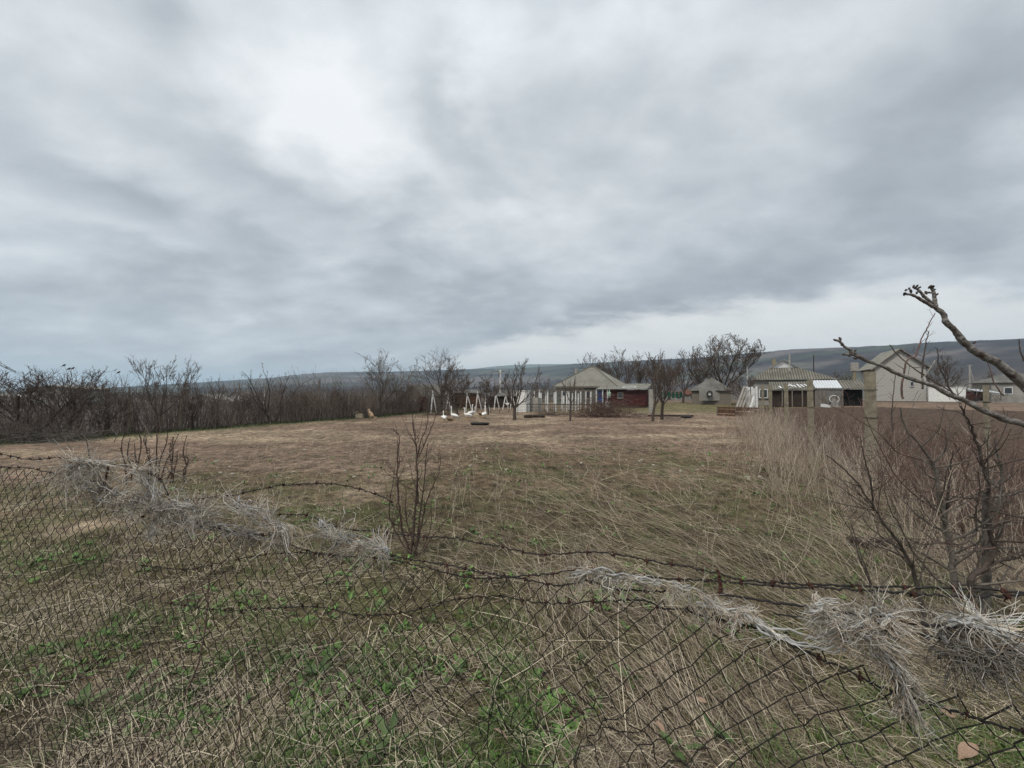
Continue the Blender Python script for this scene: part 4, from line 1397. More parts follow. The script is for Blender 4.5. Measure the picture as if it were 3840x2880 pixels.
goose("leftmost white goose of the flock, seen from behind with its neck stretched up", 1665, 1583, math.radians(110), .55, 'feather')
goose("brown-necked goose sitting beside the leftmost white goose", 1684, 1579, math.radians(160), 1.0, 'feather_brown', 'sit')
goose("tall white goose standing in front of the pruned tree trunk", 1702, 1578, math.radians(150), 1.15, 'feather', scale=1.12)
goose("white goose facing left in the middle of the flock", 1753, 1575, math.radians(175), .85, 'feather', scale=1.08)
goose("white goose with the most upright neck, just behind the middle goose", 1766, 1566, math.radians(60), 1.2, 'feather', scale=1.1)
goose("white goose half hidden behind the upright-necked one", 1773, 1564, math.radians(20), .9, 'feather')
goose("light brown goose beside the rightmost white goose", 1801, 1567, math.radians(170), .65, 'feather_brown')
goose("rightmost white goose of the flock, alone beside the brown one", 1817, 1570, math.radians(75), 1.05, 'feather', scale=1.1)
# a white bird resting on the wire fence
_b = P(1903, 1520, 38.9)
_h = thing("hen", "small white hen perched on the wire fence", "hen", _b)
obj('body', tube1('body', spline([_b + [-.16, 0, .08], _b + [-.05, 0, .10], _b + [.08, 0, .12], _b + [.14, 0, .22], _b + [.19, 0, .24]], 13), np.interp(np.linspace(0, 1, 13), np.linspace(0, 1, 5), [.02, .10, .09, .045, .015]), n=10), 'feather', _h)
obj('tail', tube1('tail', np.array([_b + [-.08, 0, .12], _b + [-.2, 0, .22], _b + [-.24, 0, .27]]), [.06, .04, .01], n=8), 'feather', _h)


def dog():
    b = GP(1390, 1567)
    t = thing("dog", "sandy coloured dog sitting beside the wooden kennel", "dog", b)
    q = lambda f, z, l=0.0: b + np.array((f, l, z)) * 1.02      # f>0 = towards the right, the dog looks left
    ch = [([q(.22, .12), q(.16, .20), q(.05, .34), q(-.06, .47), q(-.10, .58), q(-.12, .66)], [.10, .15, .145, .125, .085, .08]),
          ([q(-.08, .66), q(-.13, .685), q(-.20, .655), q(-.27, .635)], [.075, .082, .050, .028])]
    for s in (-1, 1):
        ch.append(([q(-.07, .44, .07 * s), q(-.085, .25, .075 * s), q(-.09, .06, .07 * s), q(-.13, .025, .07 * s)], [.065, .042, .032, .034]))
        ch.append(([q(.19, .18, .10 * s), q(.06, .20, .13 * s), q(.13, .06, .13 * s), q(.0, .03, .13 * s)], [.10, .075, .045, .032]))
        ch.append(([q(-.09, .71, .045 * s), q(-.085, .785, .06 * s)], [.035, .008]))
    ch.append(([q(.25, .08), q(.36, .04), q(.48, .05), q(.56, .07)], [.05, .045, .04, .02]))
    gs = closed(ch, 11)
    o = obj('body', tubes('body', gs), 'fur', t)
    remesh(o, .018)
    obj('nose', tube1('nose', np.array([q(-.285, .64), q(-.305, .642)]), [.018, .008], n=7), 'dark', t)
    # kennel
    k = GP(1352, 1569)
    t = thing("kennel", "small plank kennel with a lopsided roof at the edge of the field", "kennel", k)
    Wk, Hk = .62, .50
    for i in range(6):
        MB().box(k + [0, -.3 - .008 * (i % 2), .04 + (i + .5) * Hk / 6], (Wk, .03, Hk / 6 * .9), .05).build('plank', 'wood_pale', t)
    MB().box(k + [.0, .02, .04 + Hk / 2], (Wk - .04, .58, Hk - .01), .05).build('wall', 'wood_grey', t)
    MB().slab([k + [-.48, -.42, .46], k + [-.02, -.42, .66], k + [-.02, .42, .66], k + [-.48, .42, .46]], .035).build('roof_board', 'wood_pale', t)
    MB().slab([k + [-.02, -.40, .66], k + [.40, -.40, .56], k + [.40, .40, .56], k + [-.02, .40, .66]], .035).build('roof_board', 'wood_dark', t)
    MB().box(k + [-.325, 0, .26], (.02, .3, .36), .05).build('opening', 'dark', t)


dog()

# ------------------------------------------------------------------ trees
tree_list = [
    # label, px, base py or None, depth, top py, seed, options
    ("dark many-limbed tree at the left edge above the heap of cut branches", 125, 18.6, 1362, 11, dict(trunk_h=.16, limbs=7, spread=62, lv=((7, .60), (6, .55), (4, .50)), width=1.45, stems=2)),
    ("tree with perched birds on its topmost twigs", 268, 19.6, 1374, 12, dict(trunk_h=.30, limbs=5, spread=48, width=1.2)),
    ("upright-trunked tree between the bird tree and the tallest left tree", 398, 20.4, 1392, 23, dict(trunk_h=.34, limbs=5, spread=58, width=1.05)),
    ("tallest tree of the left edge, with swept-up twigs", 588, 22.0, 1330, 14, dict(trunk_h=.26, limbs=6, spread=42, up=.16, width=.95)),
    ("slim leaning sapling in the hedge left of the gabled house", 815, 25.5, 1402, 15, dict(trunk_h=.4, limbs=3, spread=25, lv=((4, .4), (4, .4)), width=.7)),
    ("short brushy tree in the hedge beyond the tallest left tree", 722, 24.0, 1436, 16, dict(trunk_h=.3, limbs=5, spread=50)),
    ("gnarled forked tree with few twigs standing in front of the hedge", 1032, 27.6, 1366, 17, dict(trunk_h=.24, limbs=4, spread=34, lv=((5, .34), (4, .4)), wig=.22, r0=.11, width=.85, stems=2)),
    ("grey airy tree fanning above the hedge behind the dog", 1425, 37.5, 1312, 18, dict(trunk_h=.2, limbs=7, spread=48, bark='bark_grey', twig='bark_grey', up=.12, width=1.3)),
    ("tall bare tree behind the geese, its crown fanned against the sky", 1655, 44.5, 1318, 19, dict(trunk_h=.28, limbs=9, spread=52, width=1.35)),
    ("dense pruned fruit tree right behind the tallest goose", 1716, 33.5, 1392, 20, dict(trunk_h=.34, limbs=7, spread=60, lv=((8, .60), (7, .52), (4, .48)), width=1.3)),
    ("small pruned fruit tree between the geese and the forked fruit tree", 1831, 37.0, 1402, 21, dict(trunk_h=.34, limbs=7, spread=48, width=1.1)),
    ("forked fruit tree with tall upright shoots in front of the well house", 1930, 30.6, 1345, 22, dict(trunk_h=.26, limbs=6, spread=52, up=.2, lv=((6, .55), (6, .45), (4, .45)), width=1.05, r0=.13)),
    ("thin young tree with a crooked trunk in front of the trellis", 2137, 30.0, 1412, 24, dict(trunk_h=.42, limbs=4, spread=50, up=.15, lv=((4, .45), (4, .4)), width=.7, r0=.075)),
    ("left one of the twin bare trees in front of the red annexe", 2447, 29.6, 1342, 25, dict(trunk_h=.36, limbs=5, spread=44, up=.18, width=.75, r0=.10, lean=(-.06, 0))),
    ("right one of the twin bare trees in front of the green fence", 2482, 31.5, 1318, 26, dict(trunk_h=.30, limbs=6, spread=52, up=.16, width=.85, r0=.12)),
    ("great spreading walnut with a round crown above the small outbuilding", 2722, 61.0, 1238, 27, dict(trunk_h=.20, limbs=12, spread=62, lv=((10, .55), (7, .5), (6, .42)), up=.09, width=1.15, r0=.26, rmin=.019, dome=5.1)),
    ("bare tree with open crown behind the block house", 3545, 74.0, 1330, 28, dict(trunk_h=.3, limbs=6, spread=55, rmin=.013)),
    ("tall bare tree behind the ridge of the hipped house", 2225, 72.0, 1322, 29, dict(trunk_h=.35, limbs=5, spread=45, rmin=.014)),
    ("tallest bare tree over the right slope of the hipped house", 2335, 70.0, 1298, 30, dict(trunk_h=.3, limbs=6, spread=45, rmin=.014)),
    ("low brushy tree left of the lean-to shed, below the walnut", 2790, 50.0, 1405, 31, dict(trunk_h=.25, limbs=6, spread=50, rmin=.010)),
    ("bare tree standing between the hipped house and the walnut", 2560, 66.0, 1310, 32, dict(trunk_h=.3, limbs=6, spread=50, rmin=.013)),
    ("small twiggy tree beside the left end of the trellis", 2020, 45.0, 1420, 33, dict(trunk_h=.3, limbs=5, spread=50, rmin=.009)),
]
TREES = {}
for (label, px, d, top, seed, opt) in tree_list:
    base = G(px, d)
    h = P(px, top, d)[2] - base[2]
    opt.setdefault('rmin', .008 if d < 26 else .011)
    opt['rmin'] = max(opt['rmin'], .020 if d > 48 else 0)
    TREES[seed] = make_tree("bare_tree", label, base, h, seed, **opt)
for k, (px, d, src, sc, label) in enumerate([
        (2270, 78, 29, .95, "bare tree just right of the hipped roof ridge, in the row behind"),
        (2400, 74, 30, .92, "bare tree behind the right end of the red annexe"),
        (2440, 82, 29, 1.0, "distant bare tree seen through the twin trees"),
        (2630, 80, 32, .95, "distant bare tree left of the walnut crown"),
        (2510, 90, 30, 1.0, "farthest bare tree over the green fence"),
        (2880, 88, 32, .72, "bare tree behind the left slope of the gablet roof"),
        (3120, 92, 28, .75, "bare tree behind the right slope of the gablet roof"),
        (3180, 84, 29, .68, "bare tree between the gablet house and the block house"),
        (3490, 96, 32, .8, "bare tree far behind the right wall of the block house"),
        (3720, 88, 28, .7, "bare tree left of the dark roofed cottage"),
        (1150, 31, 16, .9, "brushy tree in the middle of the hedge"),
        (1265, 34, 16, 1.0, "brushy tree in the hedge left of the kennel"),
        (905, 27, 16, .85, "brushy tree in the hedge below the small gabled house"),
        (1520, 42, 16, 1.15, "brushy tree at the end of the hedge near the rusty gate")]):
    copy_thing(TREES[src], G(px, d), 1.3 * k + .7, sc, label)

# birds in the tops of the left trees
for i, (px, py, d, lab) in enumerate(((240, 1371, 19.6, "small dark bird on the leftmost top twig of the bird tree"),
                                      (258, 1384, 19.5, "small dark bird just below the leftmost one on the bird tree"),
                                      (273, 1382, 19.7, "small dark bird on the right of the pair on the bird tree"),
                                      (445, 1397, 20.3, "small dark bird alone on the outermost twig right of the bird tree"))):
    b = P(px, py, d)
    t = thing("songbird", lab, "bird", b, "birds perched in the left trees")
    obj('body', tube1('body', spline([b + [-.09, 0, -.03], b + [-.03, 0, 0], b + [.03, 0, .03], b + [.065, 0, .06], b + [.095, 0, .055]], 13), np.interp(np.linspace(0, 1, 13), np.linspace(0, 1, 5), [.010, .035, .04, .026, .004]), n=8), 'wood_dark', t)
    obj('tail', tube1('tail', np.array([b + [-.05, 0, -.01], b + [-.15, 0, -.05]]), [.018, .006], n=5), 'wood_dark', t)
    # the twig it sits on, growing out of the tree below
    tw = spline([b + [.02, 0, -.03], b + [.10, .05, -.35], b + [.16, .02, -.8]], 8)
    obj('perch_twig', tube1('perch_twig', tw, .006, .012, n=4), 'twig', t)


def hedge():
    r = np.random.default_rng(41)
    n = 1800
    y0 = r.uniform(9, 44.5, n)
    wl = -29.2 + r.normal(0, .9, n)
    v0 = (y0 + wl * SD) / CD
    x, y = W(wl, v0)
    S = np.stack([x, y, gh(x, y) - .05], -1)
    dens = fbm(y * .35, wl * 0, 17.0)
    L = r.uniform(1.0, 3.1, n) * (.62 + .75 * dens) * (.88 + .3 * sst(20, 34, y))
    D = r.normal(0, .16, (n, 3)) + [0, 0, 1]
    a = walk(r, S, D, L, r.uniform(.010, .022, n), np.full(n, .006), 4, .10, .08)
    b = branch(r, a[0], a[1], 5, .08, 1, 18, 55, .25, .55, .6, 3, .15, .15, rmin=.0065)
    c = branch(r, b[0], b[1], 1, .2, 1, 20, 60, .4, .8, .7, 3, .2, .1, rmin=.005)
    stuff("hedge_thicket", tubes("hedge_thicket", [(a[0], a[1], 3), b, c]), 'thicket', "dense brown leafless thicket forming the hedge along the left field edge", "hedge")
    # low scrub in the valley behind, too far to tell apart
    n = 760
    ya = 58 * np.exp(r.uniform(0, 1, n) * math.log(7.5))
    t = r.uniform(-1.7, 1.7, n)
    ok = ~((t > -.02) & (t < 1.12) & (ya < 74))
    ya, t = ya[ok], t[ok]
    n = len(ya)
    x = t * ya
    z = terrain(x, ya)
    m = 26
    S = np.repeat(np.stack([x, ya, z], -1), m, 0)
    h = np.repeat(r.uniform(1.6, 4.2, n) * (1 + .3 * sst(100, 300, ya)), m)
    D = nrm(r.normal(0, .42, (n * m, 3)) + [0, 0, .9])
    st = S + D * (h * r.uniform(0, .7, n * m))[:, None] + r.normal(0, .5, (n * m, 3)) * [1, 1, 0]
    D2 = nrm(D + r.normal(0, .4, D.shape) + [0, 0, .2])
    en = st + D2 * (h * r.uniform(.3, .7, n * m))[:, None]
    rad = np.repeat(.012 + ya * .00020, m)
    stuff("valley_scrub", tubes("valley_scrub", [(np.stack([st, en], 1), np.stack([rad, rad * .5], 1))]), 'thicket', "leafless brown scrub filling the valley behind the houses", "scrub")


hedge()


def hedge_posts():
    for (px, top, lab) in ((65, 1484, "dark leaning concrete post at the left edge beside the many-limbed tree"),
                           (678, 1480, "pale concrete post in the hedge right of the tallest left tree"),
                           (1306, 1474, "pale concrete post in the hedge left of the kennel"),
                           (1489, 1470, "slim pale post in the hedge right of the dog"),
                           (487, 1494, "slim pale post in the hedge between two of the left trees")):
        t_ = (px - 1920) / F
        d = 28.9 / (SD - CD * t_)
        b = G(px, d)
        tp = P(px + 3, top, d)
        me = MB().beam(b - [0, 0, .1], tp, .09, .09).mesh("hedge_post")
        solo("hedge_post", me, 'wood_dark' if px == 65 else 'concrete', lab, "post", b, "posts along the hedge")
    # right-hand row
    for (px, top, d, w, lab) in ((3265, 1394, 7.6, .135, "nearest and thickest concrete post of the right fence row"),
                                 (3040, 1424, 13.6, .135, "second concrete post of the right fence row, before the shed roof"),
                                 (2950, 1438, 18.5, .13, "third concrete post of the right fence row, mossy orange top"),
                                 (2890, 1444, 24.0, .13, "fourth concrete post of the right fence row, slim and grey"),
                                 (2862, 1446, 29.5, .13, "farthest concrete post of the right fence row, by the white posts"),
                                 (3700, 1445, 7.2, .06, "slim grey stake behind the leafless bush in the dug field")):
        b = G(px, d)
        tp = P(px - 3, top, d)
        m = MB()
        for k in range(3):                                   # slight steps of a rough cast post
            a0, a1 = b + (tp - b) * (k / 3) - [0, 0, .15 * (k == 0)], b + (tp - b) * ((k + 1) / 3)
            m.beam(a0, a1, w * (1 - .04 * k), w * (1 - .04 * k))
        t = thing("concrete_post", lab, "post", b, "posts along the dug field")
        m.build('shaft', 'concrete', t)
        for z in (.35, .62, .85):
            c = b + (tp - b) * z
            ring = np.array([c + [w * .56 * sx_, w * .56 * sy_, 0] for sx_, sy_ in ((-1, -1), (1, -1), (1, 1), (-1, 1), (-1, -1))])
            obj('tie_wire', tube1('tie_wire', ring, .006, n=4), 'wire', t)


hedge_posts()


def brush_pile(name, label, c, rx, ry, h, n, seed, m, rad=.012, ln=(.8, 2.2)):
    r = np.random.default_rng(seed)
    q = r.normal(0, .42, (n, 3))
    S = np.asarray(c) + q * [rx, ry, 0]
    S[:, 2] = gh(S[:, 0], S[:, 1]) + np.abs(r.normal(.3, .3, n)) * h * np.exp(-(q[:, 0] ** 2 + q[:, 1] ** 2) * 1.1)
    D = r.normal(0, 1, (n, 3)) * [1, .7, .33]
    a = walk(r, S, D, r.uniform(*ln, n), np.full(n, rad), np.full(n, rad * .4), 5, .28, -.06)
    b = branch(r, a[0], a[1], 4, .2, 1, 20, 60, .25, .5, .6, 4, .25, -.02, rmin=rad * .4)
    for g in (a, b):
        g[0][:, :, 2] = np.maximum(g[0][:, :, 2], gh(g[0][:, :, 0], g[0][:, :, 1]) + .01)
    t = thing(name, label, "brush pile", (c[0], c[1], float(gh(c[0], c[1]))))
    obj('branches', tubes('branches', [a, b]), m, t)


brush_pile("brush_pile", "wide heap of cut purple-brown prunings in front of the hipped house", G(2265, 34.5), 2.9, 1.0, 2.6, 560, 51, 'twig_red', .013)
brush_pile("brush_pile", "grey heap of cut branches at the foot of the leftmost trees", G(150, 18.0), 2.6, .8, .5, 300, 52, 'bark_grey', .012)
brush_pile("brush_pile", "small tangle of broken branches under the dense pruned fruit tree", G(1668, 37.5), 2.0, .7, 1.3, 150, 53, 'twig', .013)
brush_pile("brush_pile", "scatter of twigs at the foot of the trellis posts", G(2075, 37.0), 2.2, .6, .5, 120, 54, 'twig', .011)

# ------------------------------------------------------------------ the wire fence in front
FC = spline([(-5.2, 2.78, 0), (-4.2, 2.50, 0), (-3.5, 2.33, 0), (-2.86, 2.16, 0), (-2.47, 2.06, 0), (-1.29, 1.74, 0), (-.26, 1.40, 0), (.47, 1.02, 0),
             (.765, .82, 0), (1.0, .66, 0), (1.4, .40, 0)], 500)[:, :2]
FS = np.r_[0, np.cumsum(np.linalg.norm(np.diff(FC, axis=0), axis=1))]
FT = FC[:, 0] / FC[:, 1]
FN = nrm(np.gradient(FC, axis=0))[:, ::-1] * [-1, 1]         # pointing away from the camera
ZREF, LEAN, DIA = CAMZ - 0.9, 0.12, 0.070
TOPX = [-600, 0, 130, 230, 640, 860, 1100, 1500, 1900, 2300, 2700, 3000, 3300, 3600, 3840, 4400]
TOPY = [1690, 1762, 1778, 1790, 1965, 2010, 2062, 2118, 2172, 2215, 2310, 2425, 2560, 2640, 2700, 2850]


def fdepth(px):
    return float(np.interp((px - 1920) / F, FT, FC[:, 1]))


def fence_pt(px, py, off=0.0):
    d0 = fdepth(px)
    z = CAMZ - (py - HZ) / F * d0
    return P(px, py, d0 + LEAN * (z - ZREF) * .9 + off)


def chain_link():
    a = DIA / 2
    n = int(FS[-1] / a) - 1
    base = np.array((FC[330][0], FC[330][1], float(gh(*FC[330]))))
    t = thing("chain_link_fence", "sagging rusty chain-link fence running across the whole foreground", "fence", base)
    px_s = 1920 + F * FT
    ztop_s = CAMZ - (np.interp(px_s, TOPX, TOPY) - HZ) / F * FC[:, 1]
    r = np.random.default_rng(77)
    jit = r.normal(0, .0035, (n + 2, 60, 2))
    for i in range(n):
        s0 = (i + .5) * a
        zt = np.interp(s0, FS, ztop_s)
        zg = float(gh(np.interp(s0, FS, FC[:, 0]), np.interp(s0, FS, FC[:, 1]))) + .02
        rows = int(min(56, (zt - zg) / a))
        j = np.arange(rows + 1)
        c = np.where((i + j) % 2 == 0, i, i + 1)
        # nodes, then a bowed midpoint in every second run
        s = c * a + jit[c, j, 0]
        z = zt - j * a + jit[c, j, 1]
        ms, mz = (s[:-1] + s[1:]) / 2, (z[:-1] + z[1:]) / 2
        rt = s[1:] > s[:-1]
        ms = ms - .0045 * rt; mz = mz - .0050 * rt
        S = np.empty(2 * rows + 1); Z = np.empty(2 * rows + 1)
        S[0::2], S[1::2], Z[0::2], Z[1::2] = s, ms, z, mz
        # crushed stretch low on the near side, and slow waves everywhere
        S2 = S + .05 * (fbm(S * 1.6, Z * 1.6, 3.0) - .5) + .0
        Z2 = Z + .05 * (fbm(S * 1.3 + 9, Z * 1.7, 7.0) - .5)
        hurt = sst(5.0, 5.45, S) * sst(CAMZ - .86, CAMZ - 1.0, Z)
        S2 = S2 + hurt * .075 * (vnoise(S * 16, Z * 16, 5.5) - .5)
        Z2 = Z2 + hurt * .085 * (vnoise(S * 16, Z * 16, 8.5) - .5)
        x = np.interp(S2, FS, FC[:, 0]); y = np.interp(S2, FS, FC[:, 1])
        nx = np.interp(S2, FS, FN[:, 0]); ny = np.interp(S2, FS, FN[:, 1])
        dn = LEAN * (Z2 - ZREF) + .10 * (fbm(S * .9, Z * 1.1, 13.0) - .5) + hurt * .10 * (vnoise(S * 9, Z * 9, 2.5) - .5)
        dn[0::2] += .0018 * np.where((i + j) % 2 == 0, 1, -1)
        pts = np.stack([x + nx * dn, y + ny * dn, Z2], -1)
        obj('wire', tubes('wire', [(pts[None], np.full((1, len(pts)), .0018), 3)]), 'wire', t)


chain_link()

barb_me = None


def barbed(label, pxs, off=0.0, r=.0021, barbs=True, name="barbed_wire", m='wire'):
    global barb_me
    pts = np.array([fence_pt(px, py, off) for px, py in pxs])
    n = max(30, int(len(pts) * 9))
    q = spline(pts, n)
    rr = np.random.default_rng(len(label) * 7 + n)
    q[1:-1] += rr.normal(0, .0014, (n - 2, 3))
    t = thing(name, label, "wire", q[n // 2], "strands of wire along the fence top")
    obj('strand', tube1('strand', q, r, n=5), m, t)
    if not barbs:
        return
    tw = np.arange(n)
    perp = nrm(np.cross(np.gradient(q, axis=0), [0, 0, 1.0]))
    q2 = q + perp * (np.sin(tw * 2.1) * .0028)[:, None] + np.array([0, 0, 1]) * (np.cos(tw * 2.1) * .0028)[:, None]
    obj('strand', tube1('strand', q2, r * .8, n=4), m, t)
    if barb_me is None:
        g = []
        for ang in (.5, 2.3):
            c, s = math.cos(ang), math.sin(ang)
            u = np.array((.25, c, s)) * .013
            g.append(np.array([-u, u]))
        wrap = np.array([[.006 * (k / 10 - .5), .0045 * math.cos(k * 1.25), .0045 * math.sin(k * 1.25)] for k in range(11)])
        V, Q = join([tubes_raw(np.array(g), np.array([[.0006, .0016], [.0016, .0006]]), 4), tubes_raw(wrap[None], np.full((1, 11), .0014), 4)])
        barb_me = mesh_np("barb", V, Q, smooth=True)
        barb_me.materials.append(M['rust'])
    Ls = np.r_[0, np.cumsum(np.linalg.norm(np.diff(q, axis=0), axis=1))]
    for s in np.arange(.04, Ls[-1], .085):
        s = s + rr.normal(0, .008)
        p = np.array([np.interp(s, Ls, q[:, k]) for k in range(3)])
        p2 = np.array([np.interp(s + .02, Ls, q[:, k]) for k in range(3)])
        b = bpy.data.objects.new('barb', barb_me)
        COL.objects.link(b)
        b.parent = t
        b.location = Vector(p.tolist()) - root_loc(t)
        e = Vector((p2 - p).tolist()).to_track_quat('X', 'Z').to_euler()
        e.rotate_axis('X', rr.uniform(0, 6.28))
        b.rotation_euler = e
        k = rr.uniform(.8, 1.25)
        b.scale = (k, k, k)


barbed("top barbed strand entering from the left edge into the first dry tangle", [(-300, 1660), (0, 1703), (110, 1722), (230, 1716), (330, 1738), (410, 1741), (520, 1760), (600, 1800), (640, 1885)])
barbed("second barbed strand on the left, twisted round the tangle", [(-300, 1712), (0, 1751), (90, 1752), (180, 1770), (240, 1783), (330, 1800), (430, 1840), (520, 1890), (620, 1890)], .01)
barbed("slack barbed strand humping over the grass towards the middle shrub", [(640, 1887), (730, 1870), (860, 1858), (960, 1838), (1050, 1820), (1175, 1814), (1250, 1815), (1330, 1829), (1400, 1850), (1455, 1873), (1475, 1884)], .06)
barbed("long barbed strand passing in front of the middle shrub and on to the right edge",
       [(860, 1900), (1010, 1925), (1150, 1935), (1300, 1984), (1400, 1992), (1550, 2010), (1700, 2018), (1790, 2034), (1880, 2050), (1980, 2072), (2090, 2079), (2200, 2069), (2310, 2079), (2450, 2104),
        (2560, 2122), (2690, 2150), (2800, 2176), (3000, 2188), (3200, 2196), (3420, 2202), (3640, 2208), (3900, 2226)], .05)
barbed("doubled barbed strand just below the long one on the right", [(2180, 2134), (2300, 2146), (2400, 2160), (2560, 2174), (2690, 2178), (2800, 2188), (2960, 2200), (3130, 2206), (3300, 2216), (3500, 2232), (3700, 2238), (3900, 2226)], .03)
barbed("barbed strand tying the mesh edge from the left tangles to the middle", [(520, 1935), (640, 1958), (780, 1972), (860, 1990), (960, 2004), (1040, 2012), (1110, 2052), (1240, 2082), (1360, 2088), (1440, 2094), (1530, 2112), (1620, 2134), (1760, 2166),
        (1860, 2166), (1960, 2160), (2060, 2152), (2130, 2140), (2180, 2134)], 0)
barbed("rusty barbed strand dropping from the middle to the lower right corner", [(1430, 2076), (1540, 2098), (1680, 2118), (1760, 2136), (1830, 2150), (1990, 2176), (2090, 2196), (2210, 2178), (2280, 2204), (2360, 2212), (2440, 2218), (2520, 2216)], .015)
barbed("tight barbed strand along the torn mesh edge at the lower right", [(2300, 2252), (2420, 2254), (2480, 2280), (2560, 2284), (2640, 2312), (2760, 2334), (2880, 2372), (2960, 2410), (3060, 2462), (3180, 2512), (3300, 2574), (3420, 2612), (3560, 2664), (3700, 2706), (3900, 2760)], 0)
barbed("wavy rusty wire woven through the mesh below the middle", [(620, 2260), (780, 2284), (900, 2290), (1000, 2281), (1167, 2275), (1253, 2286), (1344, 2308), (1430, 2306), (1520, 2297), (1610, 2272), (1723, 2245), (1836, 2236), (1900, 2238), (2017, 2260), (2125, 2263), (2290, 2252)], -.004, .0016)
barbed("short wavy wire in the mesh below the left tangles", [(520, 2120), (640, 2132), (720, 2134), (810, 2113), (955, 2085), (1100, 2072), (1215, 2078), (1300, 2090)], -.004, .0016)
barbed("plain straight wire crossing in front of the right dry tangles", [(2700, 2226), (2900, 2258), (3126, 2292), (3350, 2326), (3580, 2353), (3900, 2378)], -.01, .0030, False)
barbed("plain lower wire sagging behind the right dry tangles", [(2900, 2300), (3100, 2330), (3300, 2352), (3560, 2400), (3900, 2440)], .03, .0022, False)
for i, (pts, lab) in enumerate(((([(410, 1738), (395, 1800), (380, 1850)]), "short dark stake wire hanging from the top strand at the left"),
                                (([(2693, 2140), (2700, 2180), (2702, 2230)]), "knot of wire binding the strands right of the middle"))):
    barbed(lab, [pts[0], pts[1], pts[2]], -.005, .0045, False, "tie_wire", 'rust')


# ------------------------------------------------------------------ dry vine tangles hung on the wires
def tangle(label, spine, n, ln, seed, rad=(.0008, .0018), hang=.6, wide=.02, along=.35, tone=1.0, off=-.01):
    r = np.random.default_rng(seed)
    pts = np.array([fence_pt(px, py, off) for px, py in spine])
    q = spline(pts, 60)
    tg = nrm(np.gradient(q, axis=0))
    nc = max(6, n // 9)
    cid = r.integers(0, nc, n)
    ci = r.integers(0, 60, nc)
    i = ci[cid]
    S = q[i] + (r.normal(0, wide, (nc, 3)) * [1, .6, .55])[cid] + r.normal(0, wide * .35, (n, 3))
    cd = r.normal(0, .55, (nc, 3)) + np.array((0, 0, -hang))
    cal = r.random(nc) < along
    cd[cal] = tg[ci[cal]] * r.choice([-1, 1], cal.sum())[:, None] + r.normal(0, .3, (cal.sum(), 3))
    al = cal[cid]
    D = nrm(cd)[cid] + r.normal(0, .22, (n, 3))
    L = r.uniform(*ln, n) * r.uniform(.6, 1.35, nc)[cid]
    K = 8
    Pp = np.zeros((n, K, 3)); Pp[:, 0] = S
    d = nrm(D)
    for k in range(1, K):
        d = nrm(d + ((r.normal(0, .42, (nc, 3)))[cid] + r.normal(0, .33, (n, 3))) * np.where(al, .45, 1.0)[:, None] + np.array((0, 0, -.16)) * (~al)[:, None])
        Pp[:, k] = Pp[:, k - 1] + d * (L / (K - 1))[:, None]
    rd = r.uniform(*rad, n)[:, None] * np.linspace(1, .55, K)[None] * min(1.0, .40 + .30 * q[30][1])
    tone_ = (r.uniform(.6, 1.1, n) * r.uniform(.4, 1.15, nc)[cid] * tone)[:, None]
    col = np.minimum(np.where((r.random(n) < .3)[:, None], np.array((.62, .50, .38)), np.array((.88, .83, .75))) * tone_, .85)
    V, Q = tubes_raw(Pp, rd, 3)
    t = thing("dry_vine_tangle", label, "vine", q[30], "dead vines caught on the fence")
    obj('strands', mesh_np('strands', V, Q, col=np.repeat(col, K * 3, 0), smooth=True), 'vine', t)
    # two or three thicker woody stems holding the tangle together
    for k in range(3):
        w = spline(q[::6] + r.normal(0, wide * .6, (10, 3)), 40) + np.cumsum(r.normal(0, .0015, (40, 3)), 0)
        m = mesh_np('stem', *tubes_raw(w[None], np.linspace(.0035, .0018, 40)[None], 5), col=np.full((200, 3), .40 * tone), smooth=True)
        obj('stem', m, 'vine', t)


tangle("topmost dry tangle hanging like a beard near the left edge", [(262, 1742), (300, 1740), (345, 1738), (390, 1760)], 420, (.06, .24), 1, hang=.9, wide=.022, tone=.9)
tangle("pale braided bundle of dry vine slanting down right of the left beard", [(500, 1765), (540, 1785), (570, 1840), (600, 1895), (625, 1935)], 340, (.06, .20), 2, hang=.4, wide=.014, along=.6, tone=1.05)
tangle("broad grey tangle between the left beard and the braided bundle", [(340, 1830), (420, 1850), (500, 1870), (560, 1900)], 340, (.05, .22), 3, hang=.6, wide=.035, tone=.75)
tangle("thick mat of dry vine drooping below the braided bundle", [(570, 1905), (640, 1900), (720, 1900), (770, 1930)], 480, (.05, .20), 4, hang=.8, wide=.03, tone=.85)
tangle("short tuft of white roots reaching down from the thick mat", [(572, 1945), (575, 1985), (572, 2020)], 70, (.04, .14), 5, hang=1.2, wide=.008, tone=1.1)
tangle("slanting grey tangle on the wire right of the thick mat", [(890, 1885), (930, 1900), (980, 1930), (1040, 1975), (1065, 1995)], 380, (.05, .17), 6, hang=.4, wide=.018, along=.5, tone=1.0)
tangle("thin dry tangle leading to the middle of the fence", [(1190, 1960), (1230, 1985), (1300, 2025), (1370, 2045)], 260, (.04, .14), 7, hang=.3, wide=.02, along=.55, tone=.9)
tangle("small cream tuft of dry vine left of the middle shrub", [(1410, 2050), (1435, 2062), (1450, 2080)], 110, (.04, .11), 8, hang=1.0, wide=.008, tone=1.25)
tangle("faint long grey tangle below the left mats", [(700, 1950), (830, 1985), (980, 2010), (1120, 2060)], 200, (.05, .16), 9, hang=.5, wide=.025, tone=.6)
tangle("curly dry tangle on the strands right of the middle", [(2140, 2150), (2190, 2145), (2240, 2150), (2330, 2165), (2420, 2185), (2530, 2200), (2640, 2225)], 330, (.03, .10), 10, hang=.6, wide=.008, along=.45, tone=.95)
